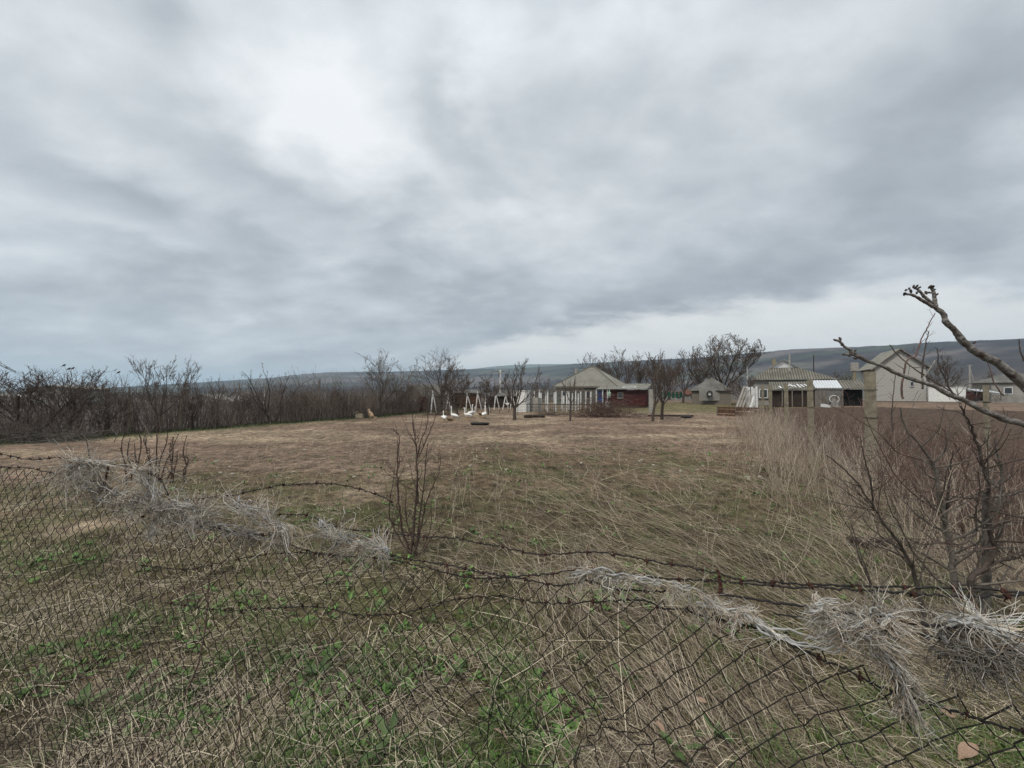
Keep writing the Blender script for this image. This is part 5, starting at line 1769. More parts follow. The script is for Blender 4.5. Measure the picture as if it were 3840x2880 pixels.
tangle("white curly clump where the strands are knotted together", [(2620, 2262), (2680, 2265), (2720, 2290), (2790, 2300)], 260, (.02, .07), 11, hang=.7, wide=.007, tone=1.2)
tangle("long pale vine rope running to the big right tangle", [(2790, 2300), (2860, 2345), (2960, 2385), (3080, 2398), (3230, 2390)], 110, (.05, .15), 12, hang=.2, wide=.006, along=.85, tone=1.1)
tangle("cream tuft at the upper left end of the big right tangle", [(3060, 2278), (3085, 2275), (3110, 2290)], 160, (.02, .06), 13, hang=.9, wide=.007, tone=1.35)
tangle("big shaggy dry tangle hanging over the lower right mesh", [(3120, 2310), (3200, 2330), (3260, 2315), (3320, 2310), (3345, 2335)], 700, (.03, .10), 14, hang=1.3, wide=.011, tone=1.0)
tangle("tail of dry vine trailing down from the big right tangle", [(3290, 2440), (3350, 2500), (3390, 2570), (3410, 2660)], 420, (.03, .10), 15, hang=1.0, wide=.010, tone=.8)
tangle("flat white sheaf of dry stems lying over the wires at the right edge", [(3560, 2340), (3630, 2325), (3700, 2350), (3780, 2390), (3900, 2440)], 260, (.05, .12), 16, hang=.1, wide=.006, along=.97, tone=1.25)
tangle("dark mass of dry vine below the white sheaf at the right edge", [(3540, 2400), (3620, 2420), (3720, 2440), (3850, 2470)], 640, (.04, .12), 17, hang=1.7, wide=.011, tone=.45)


# ------------------------------------------------------------------ shrubs and saplings
def twiggy(stem_pts, r0, r1, seed, n=8, ln=(.12, .4), m_wig=.2, up=.1, n2=2):
    r = np.random.default_rng(seed)
    q = spline(stem_pts, max(10, len(stem_pts) * 4))
    q[1:-1] += r.normal(0, min(r0 * .25, .004), (len(q) - 2, 3))
    R = np.linspace(r0, r1, len(q))
    a = (q[None], R[None], 6)
    Lt = np.sum(np.linalg.norm(np.diff(q, axis=0), axis=1))
    b = branch(r, a[0], a[1], n, .15, 1, 25, 70, ln[0] / 1, ln[1], .55, 5, m_wig, up, rmin=max(.0012, r1 * .4), fall=.3)
    out = [a, (b[0], b[1], 4)]
    if n2:
        c = branch(r, b[0], b[1], n2, .2, 1, 25, 65, .25, .6, .7, 4, m_wig, up, rmin=max(.0010, r1 * .35))
        out.append((c[0], c[1], 3))
    return tubes('stem', out)


def zpx(ox, oy, sc, pts):
    return [(ox + x / sc, oy + y / sc) for x, y in pts]


def middle_shrub():
    b = GP(1560, 2082)
    d0 = b[1]
    t = thing("leafless_shrub", "tall thin leafless shrub standing alone in the middle behind the fence", "shrub", b)
    z = lambda pts: zpx(1100, 1500, 2.011, pts)
    st = [([(905, 1165), (910, 900), (935, 650), (930, 420), (915, 280), (895, 100)], .014, .003, 0, 13), ([(905, 1160), (830, 1010), (800, 820), (785, 600), (785, 420), (800, 280), (752, 212)], .012, .003, -.1, 12),
          ([(900, 1160), (960, 960), (1000, 780), (1050, 660), (1100, 540), (1112, 420)], .010, .0025, .12, 10), ([(880, 1130), (740, 930), (728, 760), (748, 650), (770, 480)], .008, .002, -.15, 8),
          ([(920, 1140), (950, 900), (985, 620), (1000, 450), (1010, 330)], .010, .0025, .08, 10), ([(930, 460), (960, 310), (1000, 225), (1016, 120), (1008, 5)], .006, .002, 0, 5),
          ([(945, 430), (1035, 225), (1070, 130), (1080, 65)], .006, .002, .05, 4), ([(940, 1130), (1100, 960), (1200, 870), (1290, 780)], .006, .0015, .25, 7),
          ([(930, 1130), (1030, 980), (1042, 840), (1035, 760)], .006, .0015, .15, 5), ([(895, 1150), (852, 900), (850, 700), (838, 620)], .008, .002, .2, 7)]
    for i, (pts, r0, r1, dd, n) in enumerate(st):
        w = np.array([P(px, py, d0 + dd * k / len(pts)) for k, (px, py) in enumerate(z(pts))])
        if pts[0][1] > 1100:
            w[0] = b + np.array(((i - 4) * .012, (i % 3 - 1) * .03, -.03))
        obj('stem', twiggy(w, r0 * 1.25, r1 * 1.35, 100 + i, n + 2, (.10, .32), .22, .12), 'twig_dark', t)


middle_shrub()


def left_shrub():
    b = GP(590, 1808)
    t = thing("leafless_shrub", "dark multi-stemmed leafless shrub behind the left tangles", "shrub", b)
    r = np.random.default_rng(3)
    st = [(480, 1800, 470, 1610), (500, 1812, 488, 1640), (520, 1800, 515, 1590), (560, 1812, 545, 1620), (585, 1815, 590, 1560), (598, 1815, 628, 1600), (610, 1812, 650, 1640), (625, 1805, 670, 1625),
          (640, 1810, 640, 1660), (655, 1812, 668, 1690), (690, 1820, 700, 1635), (540, 1805, 505, 1660), (570, 1808, 560, 1680), (700, 1815, 672, 1700)]
    for i, (x0, y0, x1, y1) in enumerate(st):
        a = G(x0, b[1] + r.uniform(-.25, .25)) - [0, 0, .03]
        e = P(x1, y1, a[1] + r.uniform(-.1, .1))
        w = np.array([a, a + (e - a) * .35 + r.normal(0, .03, 3), a + (e - a) * .7 + r.normal(0, .04, 3), e])
        obj('stem', twiggy(w, .017, .006, 200 + i, 8, (.15, .4), .25, .08), 'twig_dark', t)
    # paler forked shoots left of it
    for k, (base, shoots, lab) in enumerate((((560, 1690), [[(555, 1690), (540, 1640), (580, 1600), (600, 1560)], [(570, 1640), (520, 1560), (500, 1500)]], "pale forked sapling behind the dark left shrub"),
                                             ((430, 1660), [[(432, 1662), (440, 1630), (455, 1590), (462, 1550)], [(440, 1632), (425, 1615), (418, 1600)]], "thin pale forked shoot left of the dark shrub"),
                                             ((343, 1735), [[(343, 1735), (330, 1680), (318, 1630), (312, 1590)]], "single crooked stalk rising above the left beard of vine"))):
        g = GP(*base)
        tt = thing("sapling", lab, "sapling", g)
        for i, s in enumerate(shoots):
            w = np.array([P(px, py, g[1]) for px, py in s])
            if i == 0:
                w[0] = g - [0, 0, .02]
            obj('stem', twiggy(w, .016, .006, 300 + k * 10 + i, 4, (.15, .35), .2, .1, 1), 'bark_grey' if k < 2 else 'twig', tt)


left_shrub()


def right_bush():
    b = GP(3690, 2395)
    d0 = b[1]
    z = lambda pts: zpx(3100, 1500, 2.074, pts)
    t = thing("leafless_bush", "big leafless bush with several grey and dark stems behind the right end of the fence", "bush", b)
    st = [([(1150, 1700), (1120, 1430), (1230, 1300), (1305, 1170), (1270, 1050), (1255, 900), (1270, 760), (1240, 600), (1195, 430), (1150, 290), (1120, 180), (1040, 50)], .034, .010, 0, 16, 'bark'),
          ([(1215, 1720), (1240, 1450), (1240, 1100), (1238, 850), (1245, 730)], .048, .036, .25, 3, 'bark_grey'),
          ([(1243, 760), (1330, 860), (1355, 700), (1362, 560), (1330, 440), (1310, 300)], .026, .010, .25, 8, 'bark_grey'),
          ([(1020, 1690), (990, 1400), (960, 1150), (920, 950), (880, 760), (850, 600), (815, 480), (740, 370), (600, 180), (570, 60)], .042, .008, .1, 14, 'bark_grey'),
          ([(760, 1600), (700, 1420), (600, 1180), (470, 1000), (400, 880), (360, 820), (200, 600), (0, 430)], .028, .006, -.1, 9, 'bark'),
          ([(362, 830), (345, 650), (300, 480), (258, 270)], .012, .004, -.1, 5, 'bark'),
          ([(905, 930), (930, 830), (955, 620), (982, 400)], .018, .006, .1, 7, 'bark'),
          ([(425, 1690), (330, 1400), (260, 1250), (200, 1050), (80, 850)], .009, .003, -.35, 5, 'bark'),
          ([(660, 1160), (560, 960), (500, 870), (450, 700)], .008, .003, -.2, 4, 'bark'),
          ([(880, 880), (640, 700), (520, 560), (380, 300), (300, 120), (245, -20)], .010, .003, .05, 6, 'twig_red'),
          ([(810, 480), (560, 410), (430, 280), (240, 150), (60, 60), (0, 30)], .010, .003, .1, 6, 'twig_red'),
          ([(1185, 400), (1080, 330), (950, 310), (830, 240), (700, 205)], .008, .003, 0, 5, 'twig_red'),
          ([(1170, 1020), (1165, 850), (1190, 720), (1180, 560)], .012, .005, -.1, 6, 'bark'),
          ([(1160, 1030), (1050, 1120), (900, 1110), (760, 1130), (660, 1165)], .014, .005, -.15, 5, 'bark'),
          ([(660, 1165), (760, 1290), (860, 1400), (940, 1440)], .013, .010, -.15, 3, 'bark'),
          ([(1310, 1150), (1180, 1155), (1000, 1140), (880, 1120)], .006, .003, -.3, 3, 'twig_red'),
          ([(1270, 1290), (1350, 1250), (1450, 1240), (1535, 1200)], .018, .008, 0, 6, 'bark'),
          ([(1265, 680), (1120, 700), (1000, 715), (800, 690), (600, 610), (400, 605)], .007, .002, -.1, 4, 'twig_red'),
          ([(1240, 600), (1100, 620), (1050, 470), (1000, 350), (960, 320)], .009, .003, 0, 5, 'twig_red'),
          ([(1200, 430), (1340, 470), (1450, 500), (1560, 540)], .009, .003, 0, 5, 'twig_red'),
          ([(1290, 1000), (1420, 760), (1560, 640)], .010, .004, .1, 6, 'twig_red'),
          ([(840, 860), (740, 740), (745, 850), (850, 980), (960, 1080)], .006, .004, -.1, 3, 'bark')]
    zz = lambda pts: zpx(3040, 1040, 2.765, pts)
    hi = [([(960, 1260), (940, 1150), (960, 1040), (985, 900), (1030, 835), (1095, 815), (1130, 680), (1200, 540), (1290, 370)], .010, .004, 0, 5, 'twig_red'),
          ([(1160, 1160), (1155, 1000), (1165, 850), (1190, 720), (1222, 560)], .009, .004, .05, 4, 'bark'),
          ([(1500, 1250), (1440, 1160), (1400, 1050), (1330, 920), (1318, 740)], .010, .004, .1, 3, 'bark'),
          ([(850, 1600), (840, 1450), (850, 1300), (880, 1000)], .007, .003, -.05, 3, 'bark'),
          ([(2000, 1230), (1960, 1180), (1900, 1090), (1850, 930), (1830, 880)], .007, .003, .1, 3, 'twig_red'),
          ([(1290, 860), (1200, 1000), (1100, 1120)], .004, .003, -.1, 1, 'vine_plain'),
          ([(820, 700), (880, 780), (1000, 890), (1150, 1000), (1400, 1150), (1560, 1260)], .005, .008, .1, 4, 'twig'),
          ([(2212, 870), (2170, 760), (2165, 640)], .008, .003, .1, 2, 'bark')]
    for i, (pts, r0, r1, dd, n, m) in enumerate(st):
        w = np.array([P(px, py, d0 + dd - .15 * (k / len(pts))) for k, (px, py) in enumerate(z(pts))])
        if pts[0][1] > 1590:
            g = G(z(pts)[0][0], d0 + dd)
            w[0] = g - [0, 0, .03]
        obj('stem', twiggy(w, r0 * .58, r1 * .6, 400 + i, n + 9, (.10, .36), .14, .05, 3), m, t)
    for i, (pts, r0, r1, dd, n, m) in enumerate(hi):
        w = np.array([P(px, py, d0 + dd - .1) for px, py in zz(pts)])
        obj('stem', twiggy(w, r0 * .7, r1 * .7, 450 + i, n + 2, (.10, .25), .14, .06, 1), m if m in M else 'bark_grey', t)
    # smaller bushes between the bush and the concrete posts
    for k, (px, py, h, n, sp, lab) in enumerate(((2870, 1665, 1.1, 11, .5, "bushy purple-brown shrub in the pale weeds left of the nearest concrete post"),
                                                 (3420, 1990, 1.2, 9, .45, "low twiggy shrub between the nearest concrete post and the big bush"),
                                                 (3120, 1790, 1.0, 8, .4, "small twiggy shrub at the edge of the dug soil"),
                                                 (2790, 1640, .9, 9, .5, "twiggy shrub farthest down the row of concrete posts"),
                                                 (3020, 1720, 1.0, 10, .5, "reddish shrub in front of the second concrete post"),
                                                 (3300, 1840, 1.3, 11, .45, "reddish shrub hiding the foot of the nearest concrete post"),
                                                 (3560, 2010, 1.5, 10, .45, "upright reddish shrub left of the big bush trunks"),
                                                 (3790, 1980, 1.4, 10, .45, "reddish shrub at the right edge in front of the dug soil"))):
        g = GP(px, py)
        tt = thing("leafless_shrub", lab, "shrub", g)
        r = np.random.default_rng(60 + k)
        for i in range(n):
            a = g + np.array((r.normal(0, .12), r.normal(0, .12), -.03))
            dr = np.array((r.normal(0, sp), r.normal(0, sp * .6), 1.0))
            e = a + dr / np.linalg.norm(dr) * h * r.uniform(.6, 1.1)
            w = np.array([a, a + (e - a) * .4 + r.normal(0, .03, 3), e])
            obj('stem', twiggy(w, .008, .0028, 500 + 20 * k + i, 9, (.2, .55), .2, .1, 3), 'twig_red', tt)


M['vine_plain'] = mat('vine_plain', (.40, .37, .33), (.25, .22, .19), 30, .9)
right_bush()


def right_tree():
    z = lambda pts: zpx(3040, 1040, 2.765, pts)
    g = G(4620, 1.45)
    t = thing("fruit_tree", "fruit tree reaching lichen-grey budded limbs into the picture from the right edge", "tree", g)
    D1 = 1.62
    fork = P(4560, 2050, 1.5)
    obj('trunk', tube1('trunk', spline([g - [0, 0, .05], (g + fork) / 2 + [.03, .02, 0], fork], 12), .065, .05, n=12), 'limb', t)
    buds = []

    def limb(pts, r0, r1, d=D1, first=None, seed=0, knob=.16):
        r = np.random.default_rng(seed)
        w = np.array([P(px, py, d) for px, py in z(pts)])
        if first is not None:
            w = np.vstack([first, w])
        n = len(w) * 9
        q = spline(w, n)
        R = np.linspace(r0, r1, n)
        nb = np.convolve(r.normal(0, 1, n), [.3, .4, .3], 'same')
        q = q + np.convolve(r.normal(0, 1, n), np.ones(5) / 5, 'same')[:, None] * r0 * .16 * np.array((.5, .3, 1))
        R = R * (1 + knob * nb) * .88
        obj('limb', tube1('limb', q, np.abs(R), n=10), 'limb', t)
        return q

    limb([(2560, 1500), (2380, 1290), (2212, 1120), (2060, 980), (1900, 870), (1750, 790), (1640, 720), (1560, 640), (1480, 530), (1400, 460), (1380, 380), (1300, 315)], .028, .0095, first=[fork], seed=1)
    f1 = limb([(1310, 325), (1200, 265), (1130, 222), (1050, 182), (975, 172)], .0085, .005, seed=2)
    f2 = limb([(1300, 310), (1235, 245), (1180, 200), (1125, 140), (1065, 102)], .0075, .0045, seed=3)
    f3 = limb([(1298, 305), (1285, 225), (1272, 150), (1252, 105)], .0085, .0065, seed=4)
    l2 = limb([(2700, 1700), (2450, 1610), (2212, 1530), (2000, 1470), (1800, 1380), (1600, 1280), (1450, 1220), (1300, 1140), (1100, 1070), (900, 1000), (750, 920), (600, 870), (500, 820), (440, 780), (350, 710), (310, 670), (255, 655)],
              .0185, .0050, first=[fork], seed=5, knob=.12)
    f4 = limb([(520, 835), (440, 800), (400, 800), (350, 800)], .007, .0045, seed=6)
    bm = tubes('bud', [(np.array([[[0, 0, -.006], [0, 0, -.001], [0, 0, .005], [0, 0, .010], [0, 0, .013]]]), np.array([[.003, .0058, .0068, .0045, .0008]]), 8)])
    bm.materials.append(M['bud'])
    spots = [(975, 170), (985, 135), (1020, 120), (970, 180), (1040, 150), (1065, 100), (1095, 100), (1120, 110), (1100, 165), (1130, 215), (1165, 205), (1252, 100), (1230, 105), (1270, 98), (1285, 125), (1295, 185),
             (1240, 160), (1200, 165), (1380, 390), (1490, 520), (1550, 640), (1690, 680), (255, 655), (308, 645), (455, 765), (350, 800), (420, 790), (400, 815), (470, 840), (320, 700), (330, 690)]
    r = np.random.default_rng(8)
    for (x, y) in spots:
        px, py = z([(x, y)])[0]
        o = bpy.data.objects.new('bud', bm)
        COL.objects.link(o)
        o.parent = t
        o.location = Vector((P(px, py, D1 - .004)).tolist()) - root_loc(t)
        o.rotation_euler = (r.normal(0, .6), r.normal(-.4, .7), r.uniform(0, 6))
        k = r.uniform(.5, .9)
        o.scale = (k, k, k * 1.3)


right_tree()


def dead_stems():
    for k, (pts, lab, m, r0) in enumerate((([(690, 2620), (740, 2500), (765, 2380), (775, 2300), (782, 2200), (800, 2100)], "thin dark dead stem standing against the mesh at the left", 'twig_red', .006),
                                           ([(880, 2850), (900, 2700), (890, 2560), (868, 2400)], "slender reddish stalk low in front of the mesh", 'twig_red', .004),
                                           ([(2600, 2190), (2615, 2080), (2625, 1960)], "single dark upright twig just behind the fence right of the middle", 'twig', .004),
                                           ([(3310, 2370), (3300, 2280), (3240, 2110), (3190, 1960)], "long thin dark shoot leaning left behind the right tangle", 'bark', .006))):
        lo = GP(*pts[0])
        w = np.array([P(px, py, lo[1]) for px, py in pts])
        w[0] = lo - [0, 0, .02]
        t = thing("dead_stem", lab, "stem", lo)
        obj('stem', twiggy(w, r0, r0 * .5, 700 + k, 3, (.06, .15), .15, .05, 0), m, t)
    # plank lying in the grass under the right bush
    a, b = GP(3180, 2045), GP(3470, 2055)
    t = MB().beam(a + [0, 0, .05], b + [0, 0, .06], .12, .09).mesh("old_plank")
    solo("old_plank", t, 'wood_dark', "weathered dark plank lying in the grass below the right bush", "plank", a)
    a, b = GP(3560, 2080), GP(3830, 2092)
    t = MB().beam(a + [0, 0, .05], b + [0, 0, .06], .12, .09).mesh("old_plank")
    solo("old_plank", t, 'wood_dark', "dark plank end in the grass at the right edge behind the bush trunks", "plank", a)


dead_stems()


# ------------------------------------------------------------------ grass, straw and weeds
def ground_samples(r, n, px, py, keep=None):
    X = r.uniform(px[0], px[1], n); Y = r.uniform(py[0], py[1], n)
    d = 2.1 * F / (Y - HZ)
    for _ in range(3):
        d = (CAMZ - gh0((X - 1920) / F * d, d)) * F / (Y - HZ)
    x = (X - 1920) / F * d
    return x, d, X


def blades(x, y, phi, L, hw, th0, th1, lift=0.0):
    n = len(x)
    S = np.stack([x, y, gh(x, y) + lift], -1)
    h = np.stack([np.cos(phi), np.sin(phi), np.zeros(n)], -1)
    up = np.array((0, 0, 1.0))
    p1 = S + (h * np.sin(th0)[:, None] + up * np.cos(th0)[:, None]) * (L * .5)[:, None]
    p2 = p1 + (h * np.sin(th1)[:, None] + up * np.cos(th1)[:, None]) * (L * .5)[:, None]
    p2[:, 2] = np.maximum(p2[:, 2], S[:, 2] + .004)
    sd = np.stack([-np.sin(phi), np.cos(phi), np.zeros(n)], -1)
    sd = nrm(sd + rng.normal(0, .45, (n, 3)))
    w = hw[:, None]
    V = np.stack([S - sd * w, S + sd * w, p1 - sd * w * .85, p1 + sd * w * .85, p2 - sd * w * .2, p2 + sd * w * .2], 1).reshape(-1, 3)
    b = np.arange(n)[:, None] * 6
    near = (y < 3.3)                                         # farther blades are one straight piece
    Q = np.concatenate([b[near] + [0, 1, 3, 2], b[near] + [2, 3, 5, 4], b[~near] + [0, 1, 5, 4]], 0)
    return V, Q


def tones(r, n, base, lo=.45, hi=1.1, alt=None, pa=.25):
    c = np.tile(np.array(base), (n, 1))
    if alt is not None:
        k = r.random(n) < pa
        c[k] = alt
    return c * r.uniform(lo, hi, n)[:, None]


def thr_y(X):
    return 9.5 + 5.5 * sst(600, 2100, X)


def vegetation():
    r = np.random.default_rng(99)
    # matted dry grass of the near field
    n = 360000
    x, y, X = ground_samples(r, n, (-700, 4500), (1590, 3300))
    w, v = wv(x, y)
    k = (w < 3.3 + r.normal(0, .3, n)) & (y < thr_y(X) + r.normal(0, 2.4, n) + 2 + (fbm(x * .35, y * .35, 6.0) - .5) * 10)
    k = k & (r.random(n) < (.30 + .9 * fbm(x * .8, y * .8, 31.0)) * (.22 + .95 * sst(.40, .54, fbm(x * 4.2, y * 4.2, 36.0, 3))))
    x, y, X = x[k], y[k], X[k]
    n = len(x)
    sc = np.sqrt(np.maximum(1, y / 3.0))
    comb = fbm(x * .5, y * .5, 44.0) * 5 + .8
    phi = comb + r.normal(0, .9, n)
    L = r.uniform(.04, .14, n) * (.8 + .2 * sc)
    V, Q = blades(x, y, phi, L, r.uniform(.0008, .0019, n) * sc, np.radians(r.uniform(42, 86, n)), np.radians(r.uniform(72, 102, n)), .0)
    col = tones(r, n, (.60, .50, .335), .18, 1.2, (.42, .325, .245), .40)
    col = col * (.20 + 1.10 * fbm(x * 2.4, y * 2.4, 37.0, 3))[:, None]
    mossy = (r.random(n) < .28 * sst(.42, .6, fbm(x * .9, y * .9, 8.0)) * 1.3)
    col[mossy] = tones(r, int(mossy.sum()), (.20, .215, .060), .5, 1.15)
    stuff("dry_grass", mesh_np("dry_grass", V, Q, col=np.repeat(col, 6, 0)), 'straw', "matted dry straw-coloured grass covering the near field", "grass")
    # fresh green blades in patches
    n = 170000
    x, y, X = ground_samples(r, n, (-700, 4500), (1570, 3300))
    w, v = wv(x, y)
    pat = .40 * fbm(x * 1.1, y * 1.1, 8.0) + .60 * fbm(x * 3.0, y * 3.0, 18.0, 3)
    k = (w < 3.4) & (y < thr_y(X) + 4) & (pat > .545 + .045 * sst(6, 3, y) - .02 * sst(1500, 2300, X) * sst(3, 6, y) + r.normal(0, .015, n))
    x, y = x[k], y[k]
    n = len(x)
    sc = np.sqrt(np.maximum(1, y / 3.0))
    V, Q = blades(x, y, r.uniform(0, 6.3, n), r.uniform(.035, .11, n) * (.75 + .25 * sc), r.uniform(.0012, .0026, n) * sc, np.radians(r.uniform(5, 50, n)), np.radians(r.uniform(35, 85, n)))
    col = tones(r, n, (.115, .200, .045), .40, 1.15, (.18, .225, .075), .40)
    stuff("green_grass", mesh_np("green_grass", V, Q, col=np.repeat(col, 6, 0)), 'leaf', "young green grass sprouting in patches through the straw", "grass")
    # loose bright straws lying over the mat
    n = 52000
    x, y, X = ground_samples(r, n, (-600, 4400), (1620, 3250))
    w, v = wv(x, y)
    k = (w < 3.3) & (y < thr_y(X) + 3) & (r.random(n) < (.25 + 1.0 * sst(.42, .6, fbm(x * 1.5, y * 1.5, 83.0))) * (.40 + .60 * sst(2.5, 5, y)))
    x, y = x[k], y[k]
    n = len(x)
    sc = np.sqrt(np.maximum(1, y / 3.0))
    phi = fbm(x * .6, y * .6, 46.0) * 6 + r.normal(0, 1.0, n)
    V, Q = blades(x, y, phi, r.uniform(.07, .26, n) * (.8 + .2 * sc), r.uniform(.0009, .0020, n) * sc, np.radians(r.uniform(48, 88, n)), np.radians(r.uniform(78, 104, n)), r.uniform(0, .03, n))
    col = tones(r, n, (.76, .65, .47), .35, 1.1, (.52, .42, .325), .35)
    stuff("loose_straw", mesh_np("loose_straw", V, Q, col=np.repeat(col, 6, 0)), 'straw', "loose bright straws scattered over the matted grass", "straw")
    # sparse stubble of the bare field
    n = 90000
    x, y, X = ground_samples(r, n, (-500, 4300), (1538, 1830))
    w, v = wv(x, y)
    k = (w < 3.0) & (w > -28.5) & (y > thr_y(X) - 4) & (r.random(n) < .15 + 1.3 * sst(.42, .68, fbm(x * .3, y * .6, 12.0)))
    x, y = x[k], y[k]
    n = len(x)
    V, Q = blades(x, y, r.uniform(0, 6.3, n), r.uniform(.05, .16, n), r.uniform(.003, .008, n) * (y / 14) ** .5, np.radians(r.uniform(40, 85, n)), np.radians(r.uniform(70, 100, n)))
    col = tones(r, n, (.50, .39, .26), .4, 1.15, (.24, .165, .12), .4)
    stuff("field_stubble", mesh_np("field_stubble", V, Q, col=np.repeat(col, 6, 0)), 'straw', "sparse pale stubble lying over the bare brown field", "grass")
    # long flattened weed stalks, combed away from the camera on the right
    gs, cols = [], []
    n = 25000
    x, y, X = ground_samples(r, n, (-300, 4200), (1640, 2900))
    w, v = wv(x, y)
    dens = .05 + .95 * sst(1700, 2500, X) * sst(2.4, 3.6, y) * sst(13, 8, y) * sst(.40, .62, fbm(x * .8, y * .6, 55.0)) + .40 * sst(.42, .60, fbm(x * .5, y * .5, 57.0))
    k = (w < 3.1) & (y < thr_y(X) + 1) & (r.random(n) < dens)
    x, y, X = x[k], y[k], X[k]
    n = len(x)
    on = sst(1500, 2200, X)
    phi = np.where(r.random(n) < .25 + .65 * on, math.pi / 2 + .28 + (fbm(x * .6, y * .6, 91.0) - .5) * 3.0 + r.normal(0, .30, n), r.uniform(0, 6.3, n))
    L = r.uniform(.25, 1.05, n) * (.6 + .4 * on)
    S = np.stack([x, y, gh(x, y)], -1)
    D = np.stack([np.cos(phi), np.sin(phi), r.uniform(.02, .42, n)], -1)
    rd = (.0009 + .0026 * r.random(n) ** 2) * np.sqrt(np.maximum(1, y / 4.5))
    a = walk(r, S, D, L, rd, rd * .45, 5, .07, -.035)
    a[0][:, :, 2] = np.maximum(a[0][:, :, 2], gh(a[0][:, :, 0], a[0][:, :, 1]) + .006)
    cols.append(np.repeat(tones(r, n, (.76, .65, .49), .30, 1.12, (.42, .33, .26), .40), 15, 0)); gs.append(a)
    # their side twigs
    b = branch(r, a[0][::2], a[1][::2], 2, .35, 1, 15, 45, .18, .4, .6, 4, .1, .0, rmin=.0009)
    cols.append(np.repeat(tones(r, len(b[0]), (.55, .46, .34), .45, 1.1), 12, 0)); gs.append(b)
    stuff("flattened_stalks", tubes("flattened_stalks", gs, col=np.concatenate(cols)), 'straw', "long pale weed stalks flattened over the grass on the right", "stalks")
    # tall pale weeds still standing, thickest along the row of concrete posts
    n0 = 2600
    v0 = r.uniform(3.5, 34, n0); w0 = 1.9 + r.normal(0, 1.0, n0) - .25 * sst(8, 25, v0)
    x, y = W(w0, v0)
    x2, y2, X2 = ground_samples(r, 420, (900, 3300), (1570, 1960))
    x3, y3, X3 = ground_samples(r, 150, (0, 2000), (1640, 2200))
    x, y = np.r_[x, x2, x3], np.r_[y, y2, y3]
    k = (y > 3.0) & ~((np.abs(x / y) < .9) & (y < 4.0)) & (wv(x, y)[0] < 3.6)
    x, y = x[k], y[k]
    n = len(x)
    along = wv(x, y)[0] > .8
    S = np.stack([x, y, gh(x, y) - .01], -1)
    D = r.normal(0, .24, (n, 3)) + [0, 0, 1]
    L = np.where(along, r.uniform(.4, 1.6, n), r.uniform(.2, .75, n)) * r.uniform(.6, 1, n)
    rd = r.uniform(.0022, .0042, n) * np.sqrt(np.maximum(1, y / 7))
    a = walk(r, S, D, L, rd, rd * .5, 4, .09, .0)
    b = branch(r, a[0], a[1], 5, .3, 1, 15, 48, .2, .5, .65, 3, .12, .06, rmin=.0016)
    gs = [a, b]
    cols = [np.repeat(tones(r, n, (.66, .56, .44), .45, 1.15, (.40, .30, .25), .35), 12, 0), np.repeat(tones(r, len(b[0]), (.66, .56, .44), .45, 1.15, (.40, .30, .25), .35), 9, 0)]
    stuff("dry_weeds", tubes("dry_weeds", gs, col=np.concatenate(cols)), 'straw', "tall pale dry weeds standing along the right field edge", "weeds")
    # reddish brambles between the weeds and the dug soil
    n = 850
    v0 = 2.2 + 24 * r.random(n) ** 1.5; w0 = 3.0 + np.abs(r.normal(0, 1.1, n)) - .4
    x, y = W(w0, v0)
    k = (y > 2.6)
    x, y = x[k], y[k]
    n = len(x)
    S = np.stack([x, y, gh(x, y)], -1)
    a = walk(r, S, r.normal(0, .30, (n, 3)) + [0, 0, 1], r.uniform(.5, 1.45, n), np.full(n, .0048), np.full(n, .0026), 4, .12, .03)
    b = branch(r, a[0], a[1], 6, .2, 1, 20, 60, .25, .55, .7, 3, .15, .08, rmin=.0022)
    c = branch(r, b[0], b[1], 3, .2, 1, 20, 60, .3, .6, .8, 3, .2, .08, rmin=.0018)
    stuff("bramble_thicket", tubes("bramble_thicket", [a, b, c]), 'twig_red', "reddish leafless brambles massed along the edge of the dug soil", "brambles")
    # low green ground under the hedge
    n = 9000
    wq = -27.9 + r.normal(0, .45, n); yq = r.uniform(10, 43, n)
    vq = (yq + wq * SD) / CD
    x, y = W(wq, vq)
    V, Q = blades(x, y, r.uniform(0, 6.3, n), r.uniform(.08, .25, n), r.uniform(.006, .012, n), np.radians(r.uniform(5, 45, n)), np.radians(r.uniform(30, 80, n)))
    stuff("hedge_bottom_grass", mesh_np("hedge_bottom_grass", V, Q, col=np.repeat(tones(r, n, (.060, .085, .028), .4, 1.2), 6, 0)), 'leaf', "dark green grass strip at the foot of the hedge", "grass")


vegetation()


# ------------------------------------------------------------------ broad-leaved weeds, fallen leaves, stones
def leaf_mesh(name, lobed=True):
    pts, prof = [], [(0, .05), (.18, .16), (.36, .30), (.5, .24 if lobed else .34), (.64, .36), (.8, .26), (.92, .14), (1.0, .01)]
    V, Q = [], []
    for i, (t, wd) in enumerate(prof):
        z = .30 * t - .34 * t * t
        V += [(t, -wd * .55, z + .05), (t, 0, z), (t, wd * .55, z + .05)]
        if i:
            o = 3 * i
            Q += [(o - 3, o - 2, o + 1, o), (o - 2, o - 1, o + 2, o + 1)]
    return mesh_np(name, np.array(V), np.array(Q), smooth=True, col=np.ones((len(V), 3)))


